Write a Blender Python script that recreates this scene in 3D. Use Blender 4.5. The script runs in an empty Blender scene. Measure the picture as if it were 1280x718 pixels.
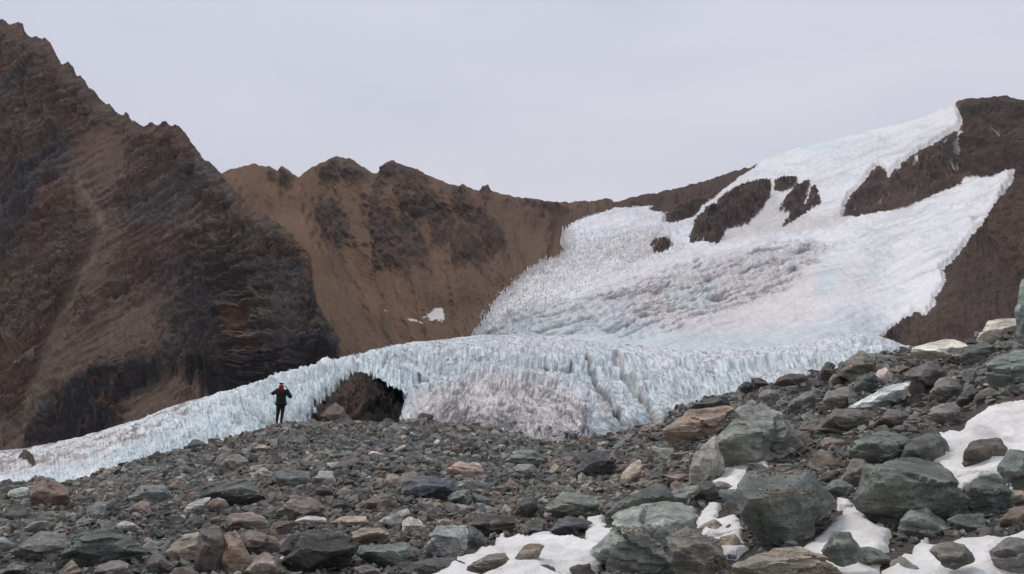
import bpy, bmesh, math, random
import numpy as np
from mathutils import Vector, Matrix, Euler

random.seed(7)
scene = bpy.context.scene
COL = scene.collection

# ------------------------------------------------------------------ camera
F_PX = 1372.0            # focal length in photo pixels (photo is 1280 wide)
HORIZON = 450.0
PITCH = math.atan((HORIZON - 359.0) / F_PX)
cam_data = bpy.data.cameras.new('camera')
cam_data.sensor_width = 36.0
cam_data.lens = 36.0 * F_PX / 1280.0
cam_data.clip_start = 0.1
cam_data.clip_end = 20000
cam = bpy.data.objects.new('camera', cam_data)
cam.rotation_euler = (math.pi / 2 + PITCH, 0, 0)
COL.objects.link(cam)
scene.camera = cam

# ------------------------------------------------------------------ light
scene.view_settings.view_transform = 'Standard'
scene.view_settings.look = 'None'
scene.view_settings.exposure = 0.0
scene.view_settings.gamma = 1.0
SUN_EL, SUN_AZ = math.radians(55), math.radians(-62)   # azimuth from +Y, negative = left
world = bpy.data.worlds.new('World')
scene.world = world
world.use_nodes = True
wn, wl = world.node_tree.nodes, world.node_tree.links
wn.clear()
w_out = wn.new('ShaderNodeOutputWorld')
w_bg = wn.new('ShaderNodeBackground'); w_bg.inputs['Strength'].default_value = 0.1
w_sky = wn.new('ShaderNodeTexSky'); w_sky.sky_type = 'NISHITA'; w_sky.sun_disc = False
w_sky.sun_elevation = SUN_EL; w_sky.sun_rotation = SUN_AZ
w_mix = wn.new('ShaderNodeMixRGB'); w_mix.inputs[0].default_value = 0.94
w_tc = wn.new('ShaderNodeTexCoord')
w_map = wn.new('ShaderNodeMapping'); w_map.inputs['Scale'].default_value = (1.0, 1.0, 3.2); w_map.inputs['Rotation'].default_value = (0, 0.12, 0.4)
w_noise = wn.new('ShaderNodeTexNoise'); w_noise.inputs['Scale'].default_value = 2.3
w_noise.inputs['Detail'].default_value = 7; w_noise.inputs['Roughness'].default_value = 0.52; w_noise.inputs['Distortion'].default_value = 0.3
w_ramp = wn.new('ShaderNodeValToRGB')
w_ramp.color_ramp.elements[0].position = 0.32; w_ramp.color_ramp.elements[0].color = (6.10, 6.33, 7.50, 1)
w_ramp.color_ramp.elements[1].position = 0.68; w_ramp.color_ramp.elements[1].color = (7.05, 7.22, 8.20, 1)
w_sep = wn.new('ShaderNodeSeparateXYZ')
w_hr = wn.new('ShaderNodeValToRGB')          # overcast is a little greyer toward the skyline
w_hr.color_ramp.elements[0].position = 0.0; w_hr.color_ramp.elements[0].color = (1.03, 0.985, 0.93, 1)
w_hr.color_ramp.elements[1].position = 0.38; w_hr.color_ramp.elements[1].color = (1.0, 1.0, 1.0, 1)
w_mul = wn.new('ShaderNodeMixRGB'); w_mul.blend_type = 'MULTIPLY'; w_mul.inputs[0].default_value = 1.0
wl.new(w_tc.outputs['Generated'], w_map.inputs['Vector'])
wl.new(w_tc.outputs['Generated'], w_sep.inputs[0]); wl.new(w_sep.outputs['Z'], w_hr.inputs['Fac'])
wl.new(w_map.outputs['Vector'], w_noise.inputs['Vector'])
wl.new(w_noise.outputs['Fac'], w_ramp.inputs['Fac'])
wl.new(w_ramp.outputs['Color'], w_mul.inputs[1]); wl.new(w_hr.outputs['Color'], w_mul.inputs[2])
wl.new(w_sky.outputs['Color'], w_mix.inputs[1])
wl.new(w_mul.outputs['Color'], w_mix.inputs[2])
wl.new(w_mix.outputs['Color'], w_bg.inputs['Color'])
wl.new(w_bg.outputs['Background'], w_out.inputs['Surface'])

sun_data = bpy.data.lights.new('sun', 'SUN')
sun_data.energy = 1.2
sun_data.angle = math.radians(16)
sun_data.color = (1.0, 0.96, 0.9)
sun = bpy.data.objects.new('sun', sun_data)
sd = Vector((math.cos(SUN_EL) * math.sin(SUN_AZ), math.cos(SUN_EL) * math.cos(SUN_AZ), math.sin(SUN_EL)))
sun.rotation_euler = sd.to_track_quat('Z', 'Y').to_euler()
sun.location = (0, 0, 100)
COL.objects.link(sun)

# ------------------------------------------------------------------ numeric helpers
def px2ae(px, py):
    """photo pixel -> (x/y, z/y) slopes of the sight line"""
    cx = (np.asarray(px, float) - 640.0) / F_PX
    cy = (359.0 - np.asarray(py, float)) / F_PX
    y = math.cos(PITCH) - cy * math.sin(PITCH)
    z = math.sin(PITCH) + cy * math.cos(PITCH)
    return cx / y, z / y

def at(px, py, D):
    a, e = px2ae(px, py)
    D = np.asarray(D, float)
    return np.stack(np.broadcast_arrays(a * D, D + 0 * a, e * D), -1)

def xyz2px(P):
    x, y, z = P[..., 0], P[..., 1], P[..., 2]
    c, s = math.cos(PITCH), math.sin(PITCH)
    dep = y * c + z * s
    up = -y * s + z * c
    return 640 + F_PX * x / dep, 359 - F_PX * up / dep

def _hash(ix, iy, iz, seed):
    h = (ix.astype(np.int64) * 374761393 + iy.astype(np.int64) * 668265263 + iz.astype(np.int64) * 1440662683 + seed * 974634777) & 0xffffffff
    h = ((h ^ (h >> 13)) * 1274126177) & 0xffffffff
    h = ((h ^ (h >> 16)) * 2246822519) & 0xffffffff
    return (h ^ (h >> 15)) & 0xffffffff

_G = np.random.RandomState(3).normal(size=(256, 3))
_G = (_G / np.linalg.norm(_G, axis=1)[:, None]).astype(np.float32)
_G2 = (_G[:, :2] / np.linalg.norm(_G[:, :2], axis=1)[:, None] * .85).astype(np.float32)
_PERM = np.random.RandomState(5).permutation(256).astype(np.int32)
_PERM = np.concatenate([_PERM, _PERM])

def perlin(P, seed=0):
    P = np.asarray(P, np.float32)
    x, y, z = P[..., 0], P[..., 1], P[..., 2]
    fx, fy = np.floor(x), np.floor(y)
    ix = (fx.astype(np.int32) + seed * 31) & 255; iy = fy.astype(np.int32) & 255
    x = x - fx; y = y - fy
    u = x * x * x * (x * (x * 6 - 15) + 10); v = y * y * y * (y * (y * 6 - 15) + 10)
    px_ = [_PERM[ix], _PERM[(ix + 1) & 255]]
    if z.size and float(z.flat[0]) == float(z.min()) == float(z.max()):
        off = int(z.flat[0] * 7) & 255; c = []
        for dx in (0, 1):
            for dy in (0, 1):
                g = _PERM[px_[dx] + ((iy + dy + off) & 255)]
                c.append(_G2[g, 0] * (x - dx) + _G2[g, 1] * (y - dy))
        a_ = c[0] + v * (c[1] - c[0]); b_ = c[2] + v * (c[3] - c[2])
        return (a_ + u * (b_ - a_)) * 1.6
    fz = np.floor(z); iz = fz.astype(np.int32) & 255; z = z - fz
    w = z * z * z * (z * (z * 6 - 15) + 10)
    out = []
    for dx in (0, 1):
        for dy in (0, 1):
            h = _PERM[px_[dx] + ((iy + dy) & 255)]
            c = []
            for dz in (0, 1):
                g = _PERM[h + ((iz + dz) & 255)]
                c.append(_G[g, 0] * (x - dx) + _G[g, 1] * (y - dy) + _G[g, 2] * (z - dz))
            out.append(c[0] + w * (c[1] - c[0]))
    a_ = out[0] + v * (out[1] - out[0]); b_ = out[2] + v * (out[3] - out[2])
    return (a_ + u * (b_ - a_)) * 1.6

def fbm(P, octs=5, seed=0, gain=0.5, lac=2.03, ridged=False):
    P = np.asarray(P, np.float32)
    s = 0; amp = 1.0; tot = 0
    for o in range(octs):
        n = perlin(P, seed + o * 17)
        if ridged: n = 1 - 2 * np.abs(n)
        s = s + amp * n; tot += amp
        amp *= gain; P = P * np.float32(lac) + np.float32(3.7)
    return s / tot

def worley(U, V, seed=0, jitter=0.9):
    """distance to nearest and second nearest feature point, and a cell id value"""
    iu = np.floor(U).astype(np.int64); iv = np.floor(V).astype(np.int64)
    f1 = np.full(U.shape, 9.0); f2 = np.full(U.shape, 9.0); cid = np.zeros(U.shape)
    for du in (-1, 0, 1):
        for dv in (-1, 0, 1):
            h = _hash(iu + du, iv + dv, iu * 0, seed)
            ru = (h & 1023) / 1023.0; rv = ((h >> 10) & 1023) / 1023.0
            pu = iu + du + 0.5 + (ru - 0.5) * jitter; pv = iv + dv + 0.5 + (rv - 0.5) * jitter
            d = np.hypot(U - pu, V - pv)
            nearer = d < f1
            f2 = np.where(nearer, f1, np.minimum(f2, d))
            cid = np.where(nearer, ((h >> 20) & 1023) / 1023.0, cid)
            f1 = np.where(nearer, d, f1)
    return f1, f2, cid

def interp(pts, x):
    p = np.array(sorted(pts), float)
    return np.interp(x, p[:, 0], p[:, 1])

def sinterp(pts, x, sig=28.0):
    """interpolation with the corners rounded off, so slopes change gradually"""
    k = np.linspace(-2, 2, 17); w = np.exp(-k * k / 2 * 1.0); w /= w.sum()
    return sum(wi * interp(pts, np.asarray(x) + ki * sig) for ki, wi in zip(k, w))

def lines_of(n, w0=.015, w1=.07):
    """thin winding lines where a noise field crosses zero"""
    return 1 - sstep(np.abs(n), w0, w1)

def poly_sd(px, py, poly):
    """signed distance (positive inside) to a polygon, cut off at -60 outside"""
    px = np.asarray(px, float); py = np.asarray(py, float)
    if px.size < 20000: return _poly_sd(px, py, poly)
    Q = np.array(poly, float); lo = Q.min(0) - 60; hi = Q.max(0) + 60
    m = (px > lo[0]) & (px < hi[0]) & (py > lo[1]) & (py < hi[1])
    out = np.full(px.shape, -60.0)
    if m.any(): out[m] = _poly_sd(px[m], py[m], poly)
    return out

def _poly_sd(px, py, poly):
    P = np.array(poly, float)
    d = np.full(np.shape(px), 1e9); inside = np.zeros(np.shape(px), bool)
    n = len(P)
    for k in range(n):
        ax, ay = P[k]; bx, by = P[(k + 1) % n]
        ex, ey = bx - ax, by - ay
        t = np.clip(((px - ax) * ex + (py - ay) * ey) / (ex * ex + ey * ey + 1e-9), 0, 1)
        d = np.minimum(d, np.hypot(px - ax - t * ex, py - ay - t * ey))
        cond = (ay > py) != (by > py)
        xi = ax + (py - ay) * ex / (ey if abs(ey) > 1e-9 else 1e-9)
        inside ^= cond & (px < xi)
    return np.where(inside, d, -d)

def sstep(x, a, b):
    t = np.clip((x - a) / (b - a), 0, 1)
    return t * t * (3 - 2 * t)

KALB = 0.62     # displayed brightness of a rough horizontal surface of albedo 1 under this sky
TINT = np.array([0.965, 1.0, 1.12])      # the overcast light itself is slightly blue
def alb(r, g, b, k=KALB):
    c = np.array([r, g, b], float) / 255
    lin = np.where(c <= 0.04045, c / 12.92, ((c + 0.055) / 1.055) ** 2.4)
    return lin / (k * TINT)

def mixc(a, b, t):
    return a * (1 - t[..., None]) + b * t[..., None]

# ------------------------------------------------------------------ mesh helpers
def mesh_np(name, V, Fq, col=None, smooth=True):
    V = np.asarray(V, np.float32).reshape(-1, 3)
    Fq = np.asarray(Fq, np.int32)
    k = Fq.shape[1]
    me = bpy.data.meshes.new(name)
    me.vertices.add(len(V)); me.vertices.foreach_set('co', V.ravel())
    me.loops.add(Fq.size); me.loops.foreach_set('vertex_index', Fq.ravel())
    me.polygons.add(len(Fq))
    me.polygons.foreach_set('loop_start', np.arange(0, Fq.size, k, dtype=np.int32))
    me.polygons.foreach_set('use_smooth', np.full(len(Fq), bool(smooth)))
    me.update(calc_edges=True)
    if smooth == 'sharp': me.set_sharp_from_angle(angle=math.radians(24))
    if col is not None:
        ca = me.color_attributes.new('tint', 'FLOAT_COLOR', 'POINT')
        c4 = np.ones((len(V), 4), np.float32); cc_ = np.asarray(col); c4[:, :cc_.shape[-1]] = cc_.reshape(-1, cc_.shape[-1])
        ca.data.foreach_set('color', c4.ravel())
    return me

def compact(V, Fq, C):
    used = np.zeros(len(V), bool); used[Fq.ravel()] = True
    idx = np.cumsum(used) - 1
    return V[used], idx[Fq], C[used]

def grid_faces(nr, nc):
    i = np.arange((nr - 1) * nc).reshape(nr - 1, nc)[:, :-1]
    return np.stack([i, i + 1, i + 1 + nc, i + nc], -1).reshape(-1, 4)

def link(name, me, mat=None, parent=None, label=None, cat=None, group=None, kind=None):
    o = bpy.data.objects.new(name, me)
    COL.objects.link(o)
    if mat and me is not None and not me.materials: me.materials.append(mat)
    if parent: o.parent = parent
    tag(o, label, cat, group, kind)
    return o

def tag(o, label=None, cat=None, group=None, kind=None):
    if label: o['label'] = label
    if cat: o['category'] = cat
    if group: o['group'] = group
    if kind: o['kind'] = kind

def grid_normals(P):
    du = np.gradient(P, axis=1); dv = np.gradient(P, axis=0)
    n = np.cross(du, dv)
    n /= np.linalg.norm(n, axis=-1)[..., None] + 1e-9
    return n

# ------------------------------------------------------------------ materials
def new_mat(name):
    m = bpy.data.materials.new(name); m.use_nodes = True
    nt = m.node_tree; b = nt.nodes['Principled BSDF']
    return m, nt, b

def N(nt, typ, **kw):
    n = nt.nodes.new(typ)
    for k, v in kw.items():
        if k in n.inputs: n.inputs[k].default_value = v
        else: setattr(n, k, v)
    return n

def ramp(nt, src, stops):
    r = nt.nodes.new('ShaderNodeValToRGB')
    els = r.color_ramp.elements
    while len(els) < len(stops): els.new(0.5)
    for e, (p, c) in zip(els, stops):
        e.position = p; e.color = (c, c, c, 1) if not hasattr(c, '__len__') else (*c, 1)
    nt.links.new(src, r.inputs['Fac'])
    return r.outputs['Color']

def mul(nt, a, b, fac=1.0, mode='MULTIPLY'):
    m = nt.nodes.new('ShaderNodeMixRGB'); m.blend_type = mode
    if hasattr(fac, 'name'): nt.links.new(fac, m.inputs[0])
    else: m.inputs[0].default_value = fac
    for s, i in ((a, 1), (b, 2)):
        if hasattr(s, 'name'): nt.links.new(s, m.inputs[i])
        else: m.inputs[i].default_value = (*s, 1)
    return m.outputs[0]

def bump(nt, b, srcs):
    prev = None
    for h, strength, dist in srcs:
        bp = nt.nodes.new('ShaderNodeBump'); bp.inputs['Strength'].default_value = strength; bp.inputs['Distance'].default_value = dist
        nt.links.new(h, bp.inputs['Height'])
        if prev: nt.links.new(prev, bp.inputs['Normal'])
        prev = bp.outputs['Normal']
    nt.links.new(prev, b.inputs['Normal'])

def far_mat(name, s_fine, s_mid, bumpd, rough=0.95, contrast=0.35, spec=0.1):
    m, nt, b = new_mat(name)
    at_ = N(nt, 'ShaderNodeAttribute', attribute_name='tint')
    g = N(nt, 'ShaderNodeNewGeometry')
    n1 = N(nt, 'ShaderNodeTexNoise', Scale=s_fine, Detail=5.0, Roughness=0.65)
    n2 = N(nt, 'ShaderNodeTexNoise', Scale=s_mid, Detail=6.0, Roughness=0.6)
    for n in (n1, n2): nt.links.new(g.outputs['Position'], n.inputs['Vector'])
    c1 = ramp(nt, n1.outputs['Fac'], [(0.3, 1 - contrast), (0.7, 1 + contrast)])
    c2 = ramp(nt, n2.outputs['Fac'], [(0.3, 1 - contrast * .6), (0.7, 1 + contrast * .6)])
    def cmix(x):      # craggy rock shows full contrast, scree and snow only part of it
        m_ = mul(nt, (1, 1, 1), x, at_.outputs['Alpha'], 'MIX'); return m_
    c = mul(nt, mul(nt, at_.outputs['Color'], cmix(c1)), cmix(c2))
    nt.links.new(c, b.inputs['Base Color'])
    b.inputs['Roughness'].default_value = rough
    b.inputs['Specular IOR Level'].default_value = spec
    bump(nt, b, [(n2.outputs['Fac'], 0.6, bumpd * 2.5), (n1.outputs['Fac'], 0.7, bumpd)])
    for nd in nt.nodes:
        if nd.type == 'BUMP':
            mm = N(nt, 'ShaderNodeMath', operation='MULTIPLY'); mm.inputs[1].default_value = nd.inputs['Strength'].default_value
            nt.links.new(at_.outputs['Alpha'], mm.inputs[0]); nt.links.new(mm.outputs[0], nd.inputs['Strength'])
    return m

M_mount = far_mat('weathered_rock_slope', 0.7, 0.2, 1.1, contrast=0.30)
M_glac_far = far_mat('icefield_snow', 0.5, 0.12, 0.5, rough=0.7, contrast=0.07, spec=0.25)
M_lobe = far_mat('glacier_ice', 2.2, 0.5, 0.25, rough=0.55, contrast=0.10, spec=0.35)

def boulder_mat():
    m, nt, b = new_mat('boulder_rock')
    oi = N(nt, 'ShaderNodeObjectInfo')
    tc = N(nt, 'ShaderNodeTexCoord')
    ad = N(nt, 'ShaderNodeVectorMath', operation='ADD')
    rs = N(nt, 'ShaderNodeVectorMath', operation='SCALE'); rs.inputs['Scale'].default_value = 40.0
    cx = N(nt, 'ShaderNodeCombineXYZ')
    for k in 'XYZ': nt.links.new(oi.outputs['Random'], cx.inputs[k])
    nt.links.new(cx.outputs[0], rs.inputs[0])
    nt.links.new(tc.outputs['Object'], ad.inputs[0]); nt.links.new(rs.outputs[0], ad.inputs[1])
    v = ad.outputs[0]
    n1 = N(nt, 'ShaderNodeTexNoise', Scale=2.2, Detail=8.0, Roughness=0.62)
    n2 = N(nt, 'ShaderNodeTexNoise', Scale=16.0, Detail=8.0, Roughness=0.7)
    n3 = N(nt, 'ShaderNodeTexNoise', Scale=70.0, Detail=4.0, Roughness=0.7)
    n4 = N(nt, 'ShaderNodeTexNoise', Scale=1.3, Detail=5.0, Roughness=0.6, Distortion=0.6)
    mp = N(nt, 'ShaderNodeMapping'); mp.inputs['Scale'].default_value = (1.0, 1.3, 6.0); mp.inputs['Rotation'].default_value = (0.35, 0.5, 0)
    nt.links.new(v, mp.inputs['Vector'])
    n5 = N(nt, 'ShaderNodeTexNoise', Scale=2.4, Detail=6.0, Roughness=0.6, Distortion=0.4)
    for n in (n1, n2, n3, n4): nt.links.new(v, n.inputs['Vector'])
    nt.links.new(mp.outputs[0], n5.inputs['Vector'])
    c = mul(nt, oi.outputs['Color'], ramp(nt, n1.outputs['Fac'], [(0.28, 0.6), (0.5, 1.0), (0.72, 1.4)]))
    c = mul(nt, c, ramp(nt, n2.outputs['Fac'], [(0.3, 0.7), (0.7, 1.32)]))
    c = mul(nt, c, ramp(nt, n5.outputs['Fac'], [(0.36, 0.72), (0.5, 1.0), (0.66, 1.2)]))
    # brown weathering skin in patches
    wf = ramp(nt, n4.outputs['Fac'], [(0.5, 0.0), (0.66, 0.55)])
    c = mul(nt, c, mul(nt, c, (1.18, 1.0, 0.86)), wf, 'MIX')
    # pale calcite veins
    vn = N(nt, 'ShaderNodeTexNoise', Scale=1.7, Detail=3.0, Roughness=0.5, Distortion=1.5)
    nt.links.new(v, vn.inputs['Vector'])
    vf = ramp(nt, vn.outputs['Fac'], [(0.494, 0.0), (0.5, 0.5), (0.506, 0.0)])
    c = mul(nt, c, (0.30, 0.31, 0.31), vf, 'MIX')
    # hairline fractures, broken up so they do not form a net
    vc = N(nt, 'ShaderNodeTexVoronoi', feature='DISTANCE_TO_EDGE', Scale=1.9)
    vd = N(nt, 'ShaderNodeVectorMath', operation='MULTIPLY_ADD')
    vd.inputs[1].default_value = (.35, .35, .35)
    nt.links.new(n2.outputs['Color'], vd.inputs[0]); nt.links.new(mp.outputs[0], vd.inputs[2])
    nt.links.new(vd.outputs[0], vc.inputs['Vector'])
    cm = ramp(nt, vc.outputs['Distance'], [(0.0, 0.42), (0.03, 1.0)])
    cmask = ramp(nt, n1.outputs['Fac'], [(0.46, 0.0), (0.56, 1.0)])
    c = mul(nt, c, cm, cmask)
    # freshly chipped edges are paler, as is the rock dust lying in small spots
    geo = N(nt, 'ShaderNodeNewGeometry')
    c = mul(nt, c, ramp(nt, geo.outputs['Pointiness'], [(0.5, 1.0), (0.57, 1.45)]))
    c = mul(nt, c, ramp(nt, n3.outputs['Fac'], [(0.34, 0.72), (0.5, 1.0), (0.68, 1.35)]))
    nt.links.new(c, b.inputs['Base Color'])
    b.inputs['Roughness'].default_value = 0.82
    b.inputs['Specular IOR Level'].default_value = 0.28
    bump(nt, b, [(cm, 0.5, 0.02), (n1.outputs['Fac'], 0.4, 0.03), (n5.outputs['Fac'], 0.5, 0.025), (n2.outputs['Fac'], 0.8, 0.02), (n3.outputs['Fac'], 0.6, 0.006)])
    return m
M_rock = boulder_mat()

def gravel_mat():
    m, nt, b = new_mat('moraine_stones')
    a1 = N(nt, 'ShaderNodeAttribute', attribute_name='stone_tint', attribute_type='INSTANCER')
    g = N(nt, 'ShaderNodeNewGeometry')
    n1 = N(nt, 'ShaderNodeTexNoise', Scale=14.0, Detail=6.0, Roughness=0.7)
    nt.links.new(g.outputs['Position'], n1.inputs['Vector'])
    c = mul(nt, a1.outputs['Color'], ramp(nt, n1.outputs['Fac'], [(0.3, 0.6), (0.7, 1.4)]))
    nt.links.new(c, b.inputs['Base Color'])
    b.inputs['Roughness'].default_value = 0.9
    b.inputs['Specular IOR Level'].default_value = 0.2
    bump(nt, b, [(n1.outputs['Fac'], 0.8, 0.03)])
    return m
M_gravel = gravel_mat()

def ground_mat():
    m, nt, b = new_mat('moraine_grit')
    g = N(nt, 'ShaderNodeNewGeometry')
    n1 = N(nt, 'ShaderNodeTexNoise', Scale=0.5, Detail=6.0, Roughness=0.6)
    n2 = N(nt, 'ShaderNodeTexNoise', Scale=22.0, Detail=6.0, Roughness=0.75)
    vo = N(nt, 'ShaderNodeTexVoronoi', Scale=16.0)
    for n in (n1, n2, vo): nt.links.new(g.outputs['Position'], n.inputs['Vector'])
    c = mul(nt, ramp(nt, n1.outputs['Fac'], [(0.3, (0.085, 0.078, 0.07)), (0.7, (0.15, 0.125, 0.105))]),
            ramp(nt, n2.outputs['Fac'], [(0.3, 0.45), (0.7, 1.5)]))
    nt.links.new(c, b.inputs['Base Color'])
    b.inputs['Roughness'].default_value = 0.95; b.inputs['Specular IOR Level'].default_value = 0.1
    bump(nt, b, [(vo.outputs['Distance'], 0.9, 0.05), (n2.outputs['Fac'], 0.8, 0.03)])
    return m
M_ground = ground_mat()

def snow_mat():
    m, nt, b = new_mat('old_snow')
    g = N(nt, 'ShaderNodeNewGeometry')
    n1 = N(nt, 'ShaderNodeTexNoise', Scale=1.1, Detail=5.0, Roughness=0.55)
    n2 = N(nt, 'ShaderNodeTexNoise', Scale=9.0, Detail=6.0, Roughness=0.6)
    n3 = N(nt, 'ShaderNodeTexNoise', Scale=120.0, Detail=3.0, Roughness=0.6)
    for n in (n1, n2, n3): nt.links.new(g.outputs['Position'], n.inputs['Vector'])
    at_ = N(nt, 'ShaderNodeAttribute', attribute_name='tint')
    c = mul(nt, at_.outputs['Color'], ramp(nt, n1.outputs['Fac'], [(0.3, (0.86, 0.85, 0.84)), (0.6, (1.0, 1.0, 1.0))]))
    c = mul(nt, c, ramp(nt, n2.outputs['Fac'], [(0.3, 0.88), (0.6, 1.03)]))
    n4 = N(nt, 'ShaderNodeTexNoise', Scale=26.0, Detail=5.0, Roughness=0.75)
    nt.links.new(g.outputs['Position'], n4.inputs['Vector'])
    c = mul(nt, c, ramp(nt, n4.outputs['Fac'], [(0.27, (.50, .46, .42)), (0.37, (1.0, 1.0, 1.0))]))
    nt.links.new(c, b.inputs['Base Color'])
    b.inputs['Roughness'].default_value = 0.6; b.inputs['Specular IOR Level'].default_value = 0.25
    b.inputs['Subsurface Weight'].default_value = 0.15; b.inputs['Subsurface Radius'].default_value = (0.05, 0.07, 0.1)
    b.inputs['Subsurface Scale'].default_value = 0.3
    bump(nt, b, [(n1.outputs['Fac'], 0.4, 0.2), (n2.outputs['Fac'], 0.8, 0.07), (n4.outputs['Fac'], 0.6, 0.015), (n3.outputs['Fac'], 0.4, 0.004)])
    return m
M_snow = snow_mat()

def plain(name, col, rough=0.8, noise_scale=60, amt=0.25, spec=0.3):
    m, nt, b = new_mat(name)
    tc = N(nt, 'ShaderNodeTexCoord')
    n = N(nt, 'ShaderNodeTexNoise', Scale=float(noise_scale), Detail=4.0)
    nt.links.new(tc.outputs['Object'], n.inputs['Vector'])
    c = mul(nt, col, ramp(nt, n.outputs['Fac'], [(0.3, 1 - amt), (0.7, 1 + amt)]))
    nt.links.new(c, b.inputs['Base Color']); b.inputs['Roughness'].default_value = rough
    b.inputs['Specular IOR Level'].default_value = spec
    bump(nt, b, [(n.outputs['Fac'], 0.4, 0.01)])
    return m

# ================================================================== FAR MOUNTAINS
def expand_poly(poly): return [(float(a), float(b)) for a, b in poly]

def add_back_rows(P, C, n=8, drop=0.7, step=14.0):
    """rows that fold over the crest and fall away behind it"""
    top = P[-1]; rows = []; crow = []
    for k in range(1, n + 1):
        d = step * k * (1 + 0.35 * k)
        q = top.copy(); ln = np.hypot(top[:, 0], top[:, 1])[:, None]
        q[:, :2] += top[:, :2] / ln * d
        q[:, 2] = np.maximum(q[:, 2] - drop * d, -52)
        rows.append(q); crow.append(C[-1])
    return np.concatenate([P, np.stack(rows)], 0), np.concatenate([C, np.stack(crow)], 0)

# ---- left mountain -------------------------------------------------
SIL_L = [(-220,-60),(-120,-10),(-40,14),(0,26),(6,30),(14,32),(22,29),(29,29),(31,38),(40,49),(46,48),(56,48),(63,54),(69,64),(74,76),(78,82),(80,80),(86,78),(92,84),(95,94),(97,98),(102,95),(108,101),(113,112),(119,115),(126,124),(133,131),(142,138),(151,144),(154,146),(157,142),(161,142),(165,150),(174,157),(183,160),(187,156),(191,154),(196,160),(200,160),(206,156),(214,156),(221,157),(228,163),(236,173),(243,182),(248,190),(254,200),(262,204),(270,210),(277,218),(286,232),(296,240),(306,252),(316,264),(325,270),(340,273),(350,283),(362,294),(370,300),(380,312),(388,322),(389,335),(391,350),(394,366),(396,378),(402,391),(410,402),(419,414),(423,432),(430,455),(445,500),(470,560)]
def build_left():
    cols = np.concatenate([np.arange(-220, -20, 4.0), np.arange(-20, 462, 1.05)])
    nr = 470
    t = np.linspace(0, 1, nr)[:, None]
    sil = interp(SIL_L, cols)
    silS = sinterp(SIL_L, cols, 14)
    sil = sil + 7.0 * fbm(np.stack([cols / 10.0, cols * 0 + 3.3, cols * 0], -1), 5, 7, gain=.62) + 3 * np.clip(perlin(np.stack([cols / 11.0, cols * 0 + 1.3, cols * 0], -1), 4), -.1, 1) * -1
    bot = sinterp([(-220, 640), (0, 600), (200, 555), (350, 510), (470, 600)], cols)
    PX = np.broadcast_to(cols[None, :], (nr, len(cols))).copy()
    PY = bot[None, :] + (sil - bot)[None, :] * t
    PX = PX + (6 * fbm(np.stack([PY / 14, PX / 300, PX * 0], -1), 5, 48, gain=.65)) * sstep(PX, 290, 380)
    Db = sinterp([(-220, 300), (0, 300), (250, 300), (430, 290), (470, 290)], cols)
    _, eb = px2ae(cols, bot); _, et = px2ae(cols, silS)
    Dt = Db * (0.80 - eb) / (0.80 - et)
    D = Db[None, :] + (Dt - Db)[None, :] * (PY - bot) / np.minimum(silS - bot, -20)
    # broad buttresses and gullies seen in the photograph
    Q = np.stack([PX / 90.0, PY / 130.0, PX * 0], -1)
    D = D + 10 * perlin(Q, 5) * np.minimum(1, (1 - t) * 6)
    # right buttress bulges forward
    D = D - 26 * np.exp(-((PX - 335 - (PY - 330) * 0.25) / 60.0) ** 2) * sstep(PY, 240, 330)
    chute = interp([(90, 120), (110, 190), (170, 200), (235, 103), (262, 122), (285, 131), (330, 112), (370, 92), (420, 62), (470, 45), (560, 20)][:0] + [(150, 92), (200, 97), (235, 103), (262, 122), (285, 131), (330, 112), (370, 92), (420, 64), (470, 45), (560, 22)], PY)
    cd = np.abs(PX - chute - 4 * perlin(np.stack([PY / 25, PY * 0, PY * 0], -1), 9))
    gully = np.exp(-(cd / 20.0) ** 2) * sstep(PY, 150, 200)
    D = D + 7 * gully
    P = at(PX, PY, D)
    nrm = grid_normals(P)
    if nrm[nr // 2, len(cols) // 2, 1] > 0: nrm = -nrm
    W = P / 1.0
    # strata coordinate: tilted up to the right, flattening toward the lower right
    flat = sstep(PX, 170, 330) * sstep(PY, 280, 390)
    warp = 22 * fbm(np.stack([PX / 260, PY / 260, PX * 0], -1), 2, 21) + 2.2 * fbm(np.stack([PX / 30, PY / 30, PX * 0], -1), 3, 22)
    dip = 0.62 * (1 - flat) + 0.02 * flat - 0.15 * sstep(PX, 385, 420)
    S = PY + dip * (PX - 325) + warp
    band = fbm(np.stack([S / 9.0, PX / 260, PY * 0], -1), 4, 31)
    bandc = fbm(np.stack([S / 26.0, PX / 220, PY / 300], -1), 4, 41)
    # scree / smooth parts
    def sm(poly, soft=10, jit=9, seed=0):
        j = jit * fbm(np.stack([PX / 16, PY / 16, PX * 0 + seed], -1), 4, 51)
        return sstep(poly_sd(PX, PY, poly) + j, -soft, soft)
    scree = np.maximum.reduce([
        sm([(95, 150), (165, 165), (160, 230), (130, 300), (110, 250)], 18, 18),
        sm([(140, 255), (215, 215), (270, 270), (250, 300), (160, 330), (130, 390), (90, 430), (120, 340)], 20, 26) * .7,
        sm([(60, 420), (210, 350), (215, 440), (150, 455), (70, 480)], 24, 22),
        sm([(165, 500), (200, 478), (225, 470), (262, 500), (270, 530), (150, 560)], 5, 5),
        sm([(-200, 530), (12, 530), (24, 545), (32, 620), (-200, 640)], 4, 4),
        sm([(395, 375), (430, 420), (440, 500), (415, 470), (420, 415)], 4, 4)])
    scree = np.clip(scree + gully * 0.9, 0, 1)
    black = np.maximum(sm([(18, 560), (70, 490), (120, 462), (185, 462), (215, 470), (205, 490), (150, 520), (120, 580), (30, 590)], 7, 16),
                       sm([(215, 462), (330, 440), (425, 428), (425, 470), (230, 510), (260, 485)], 6, 10))
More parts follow.
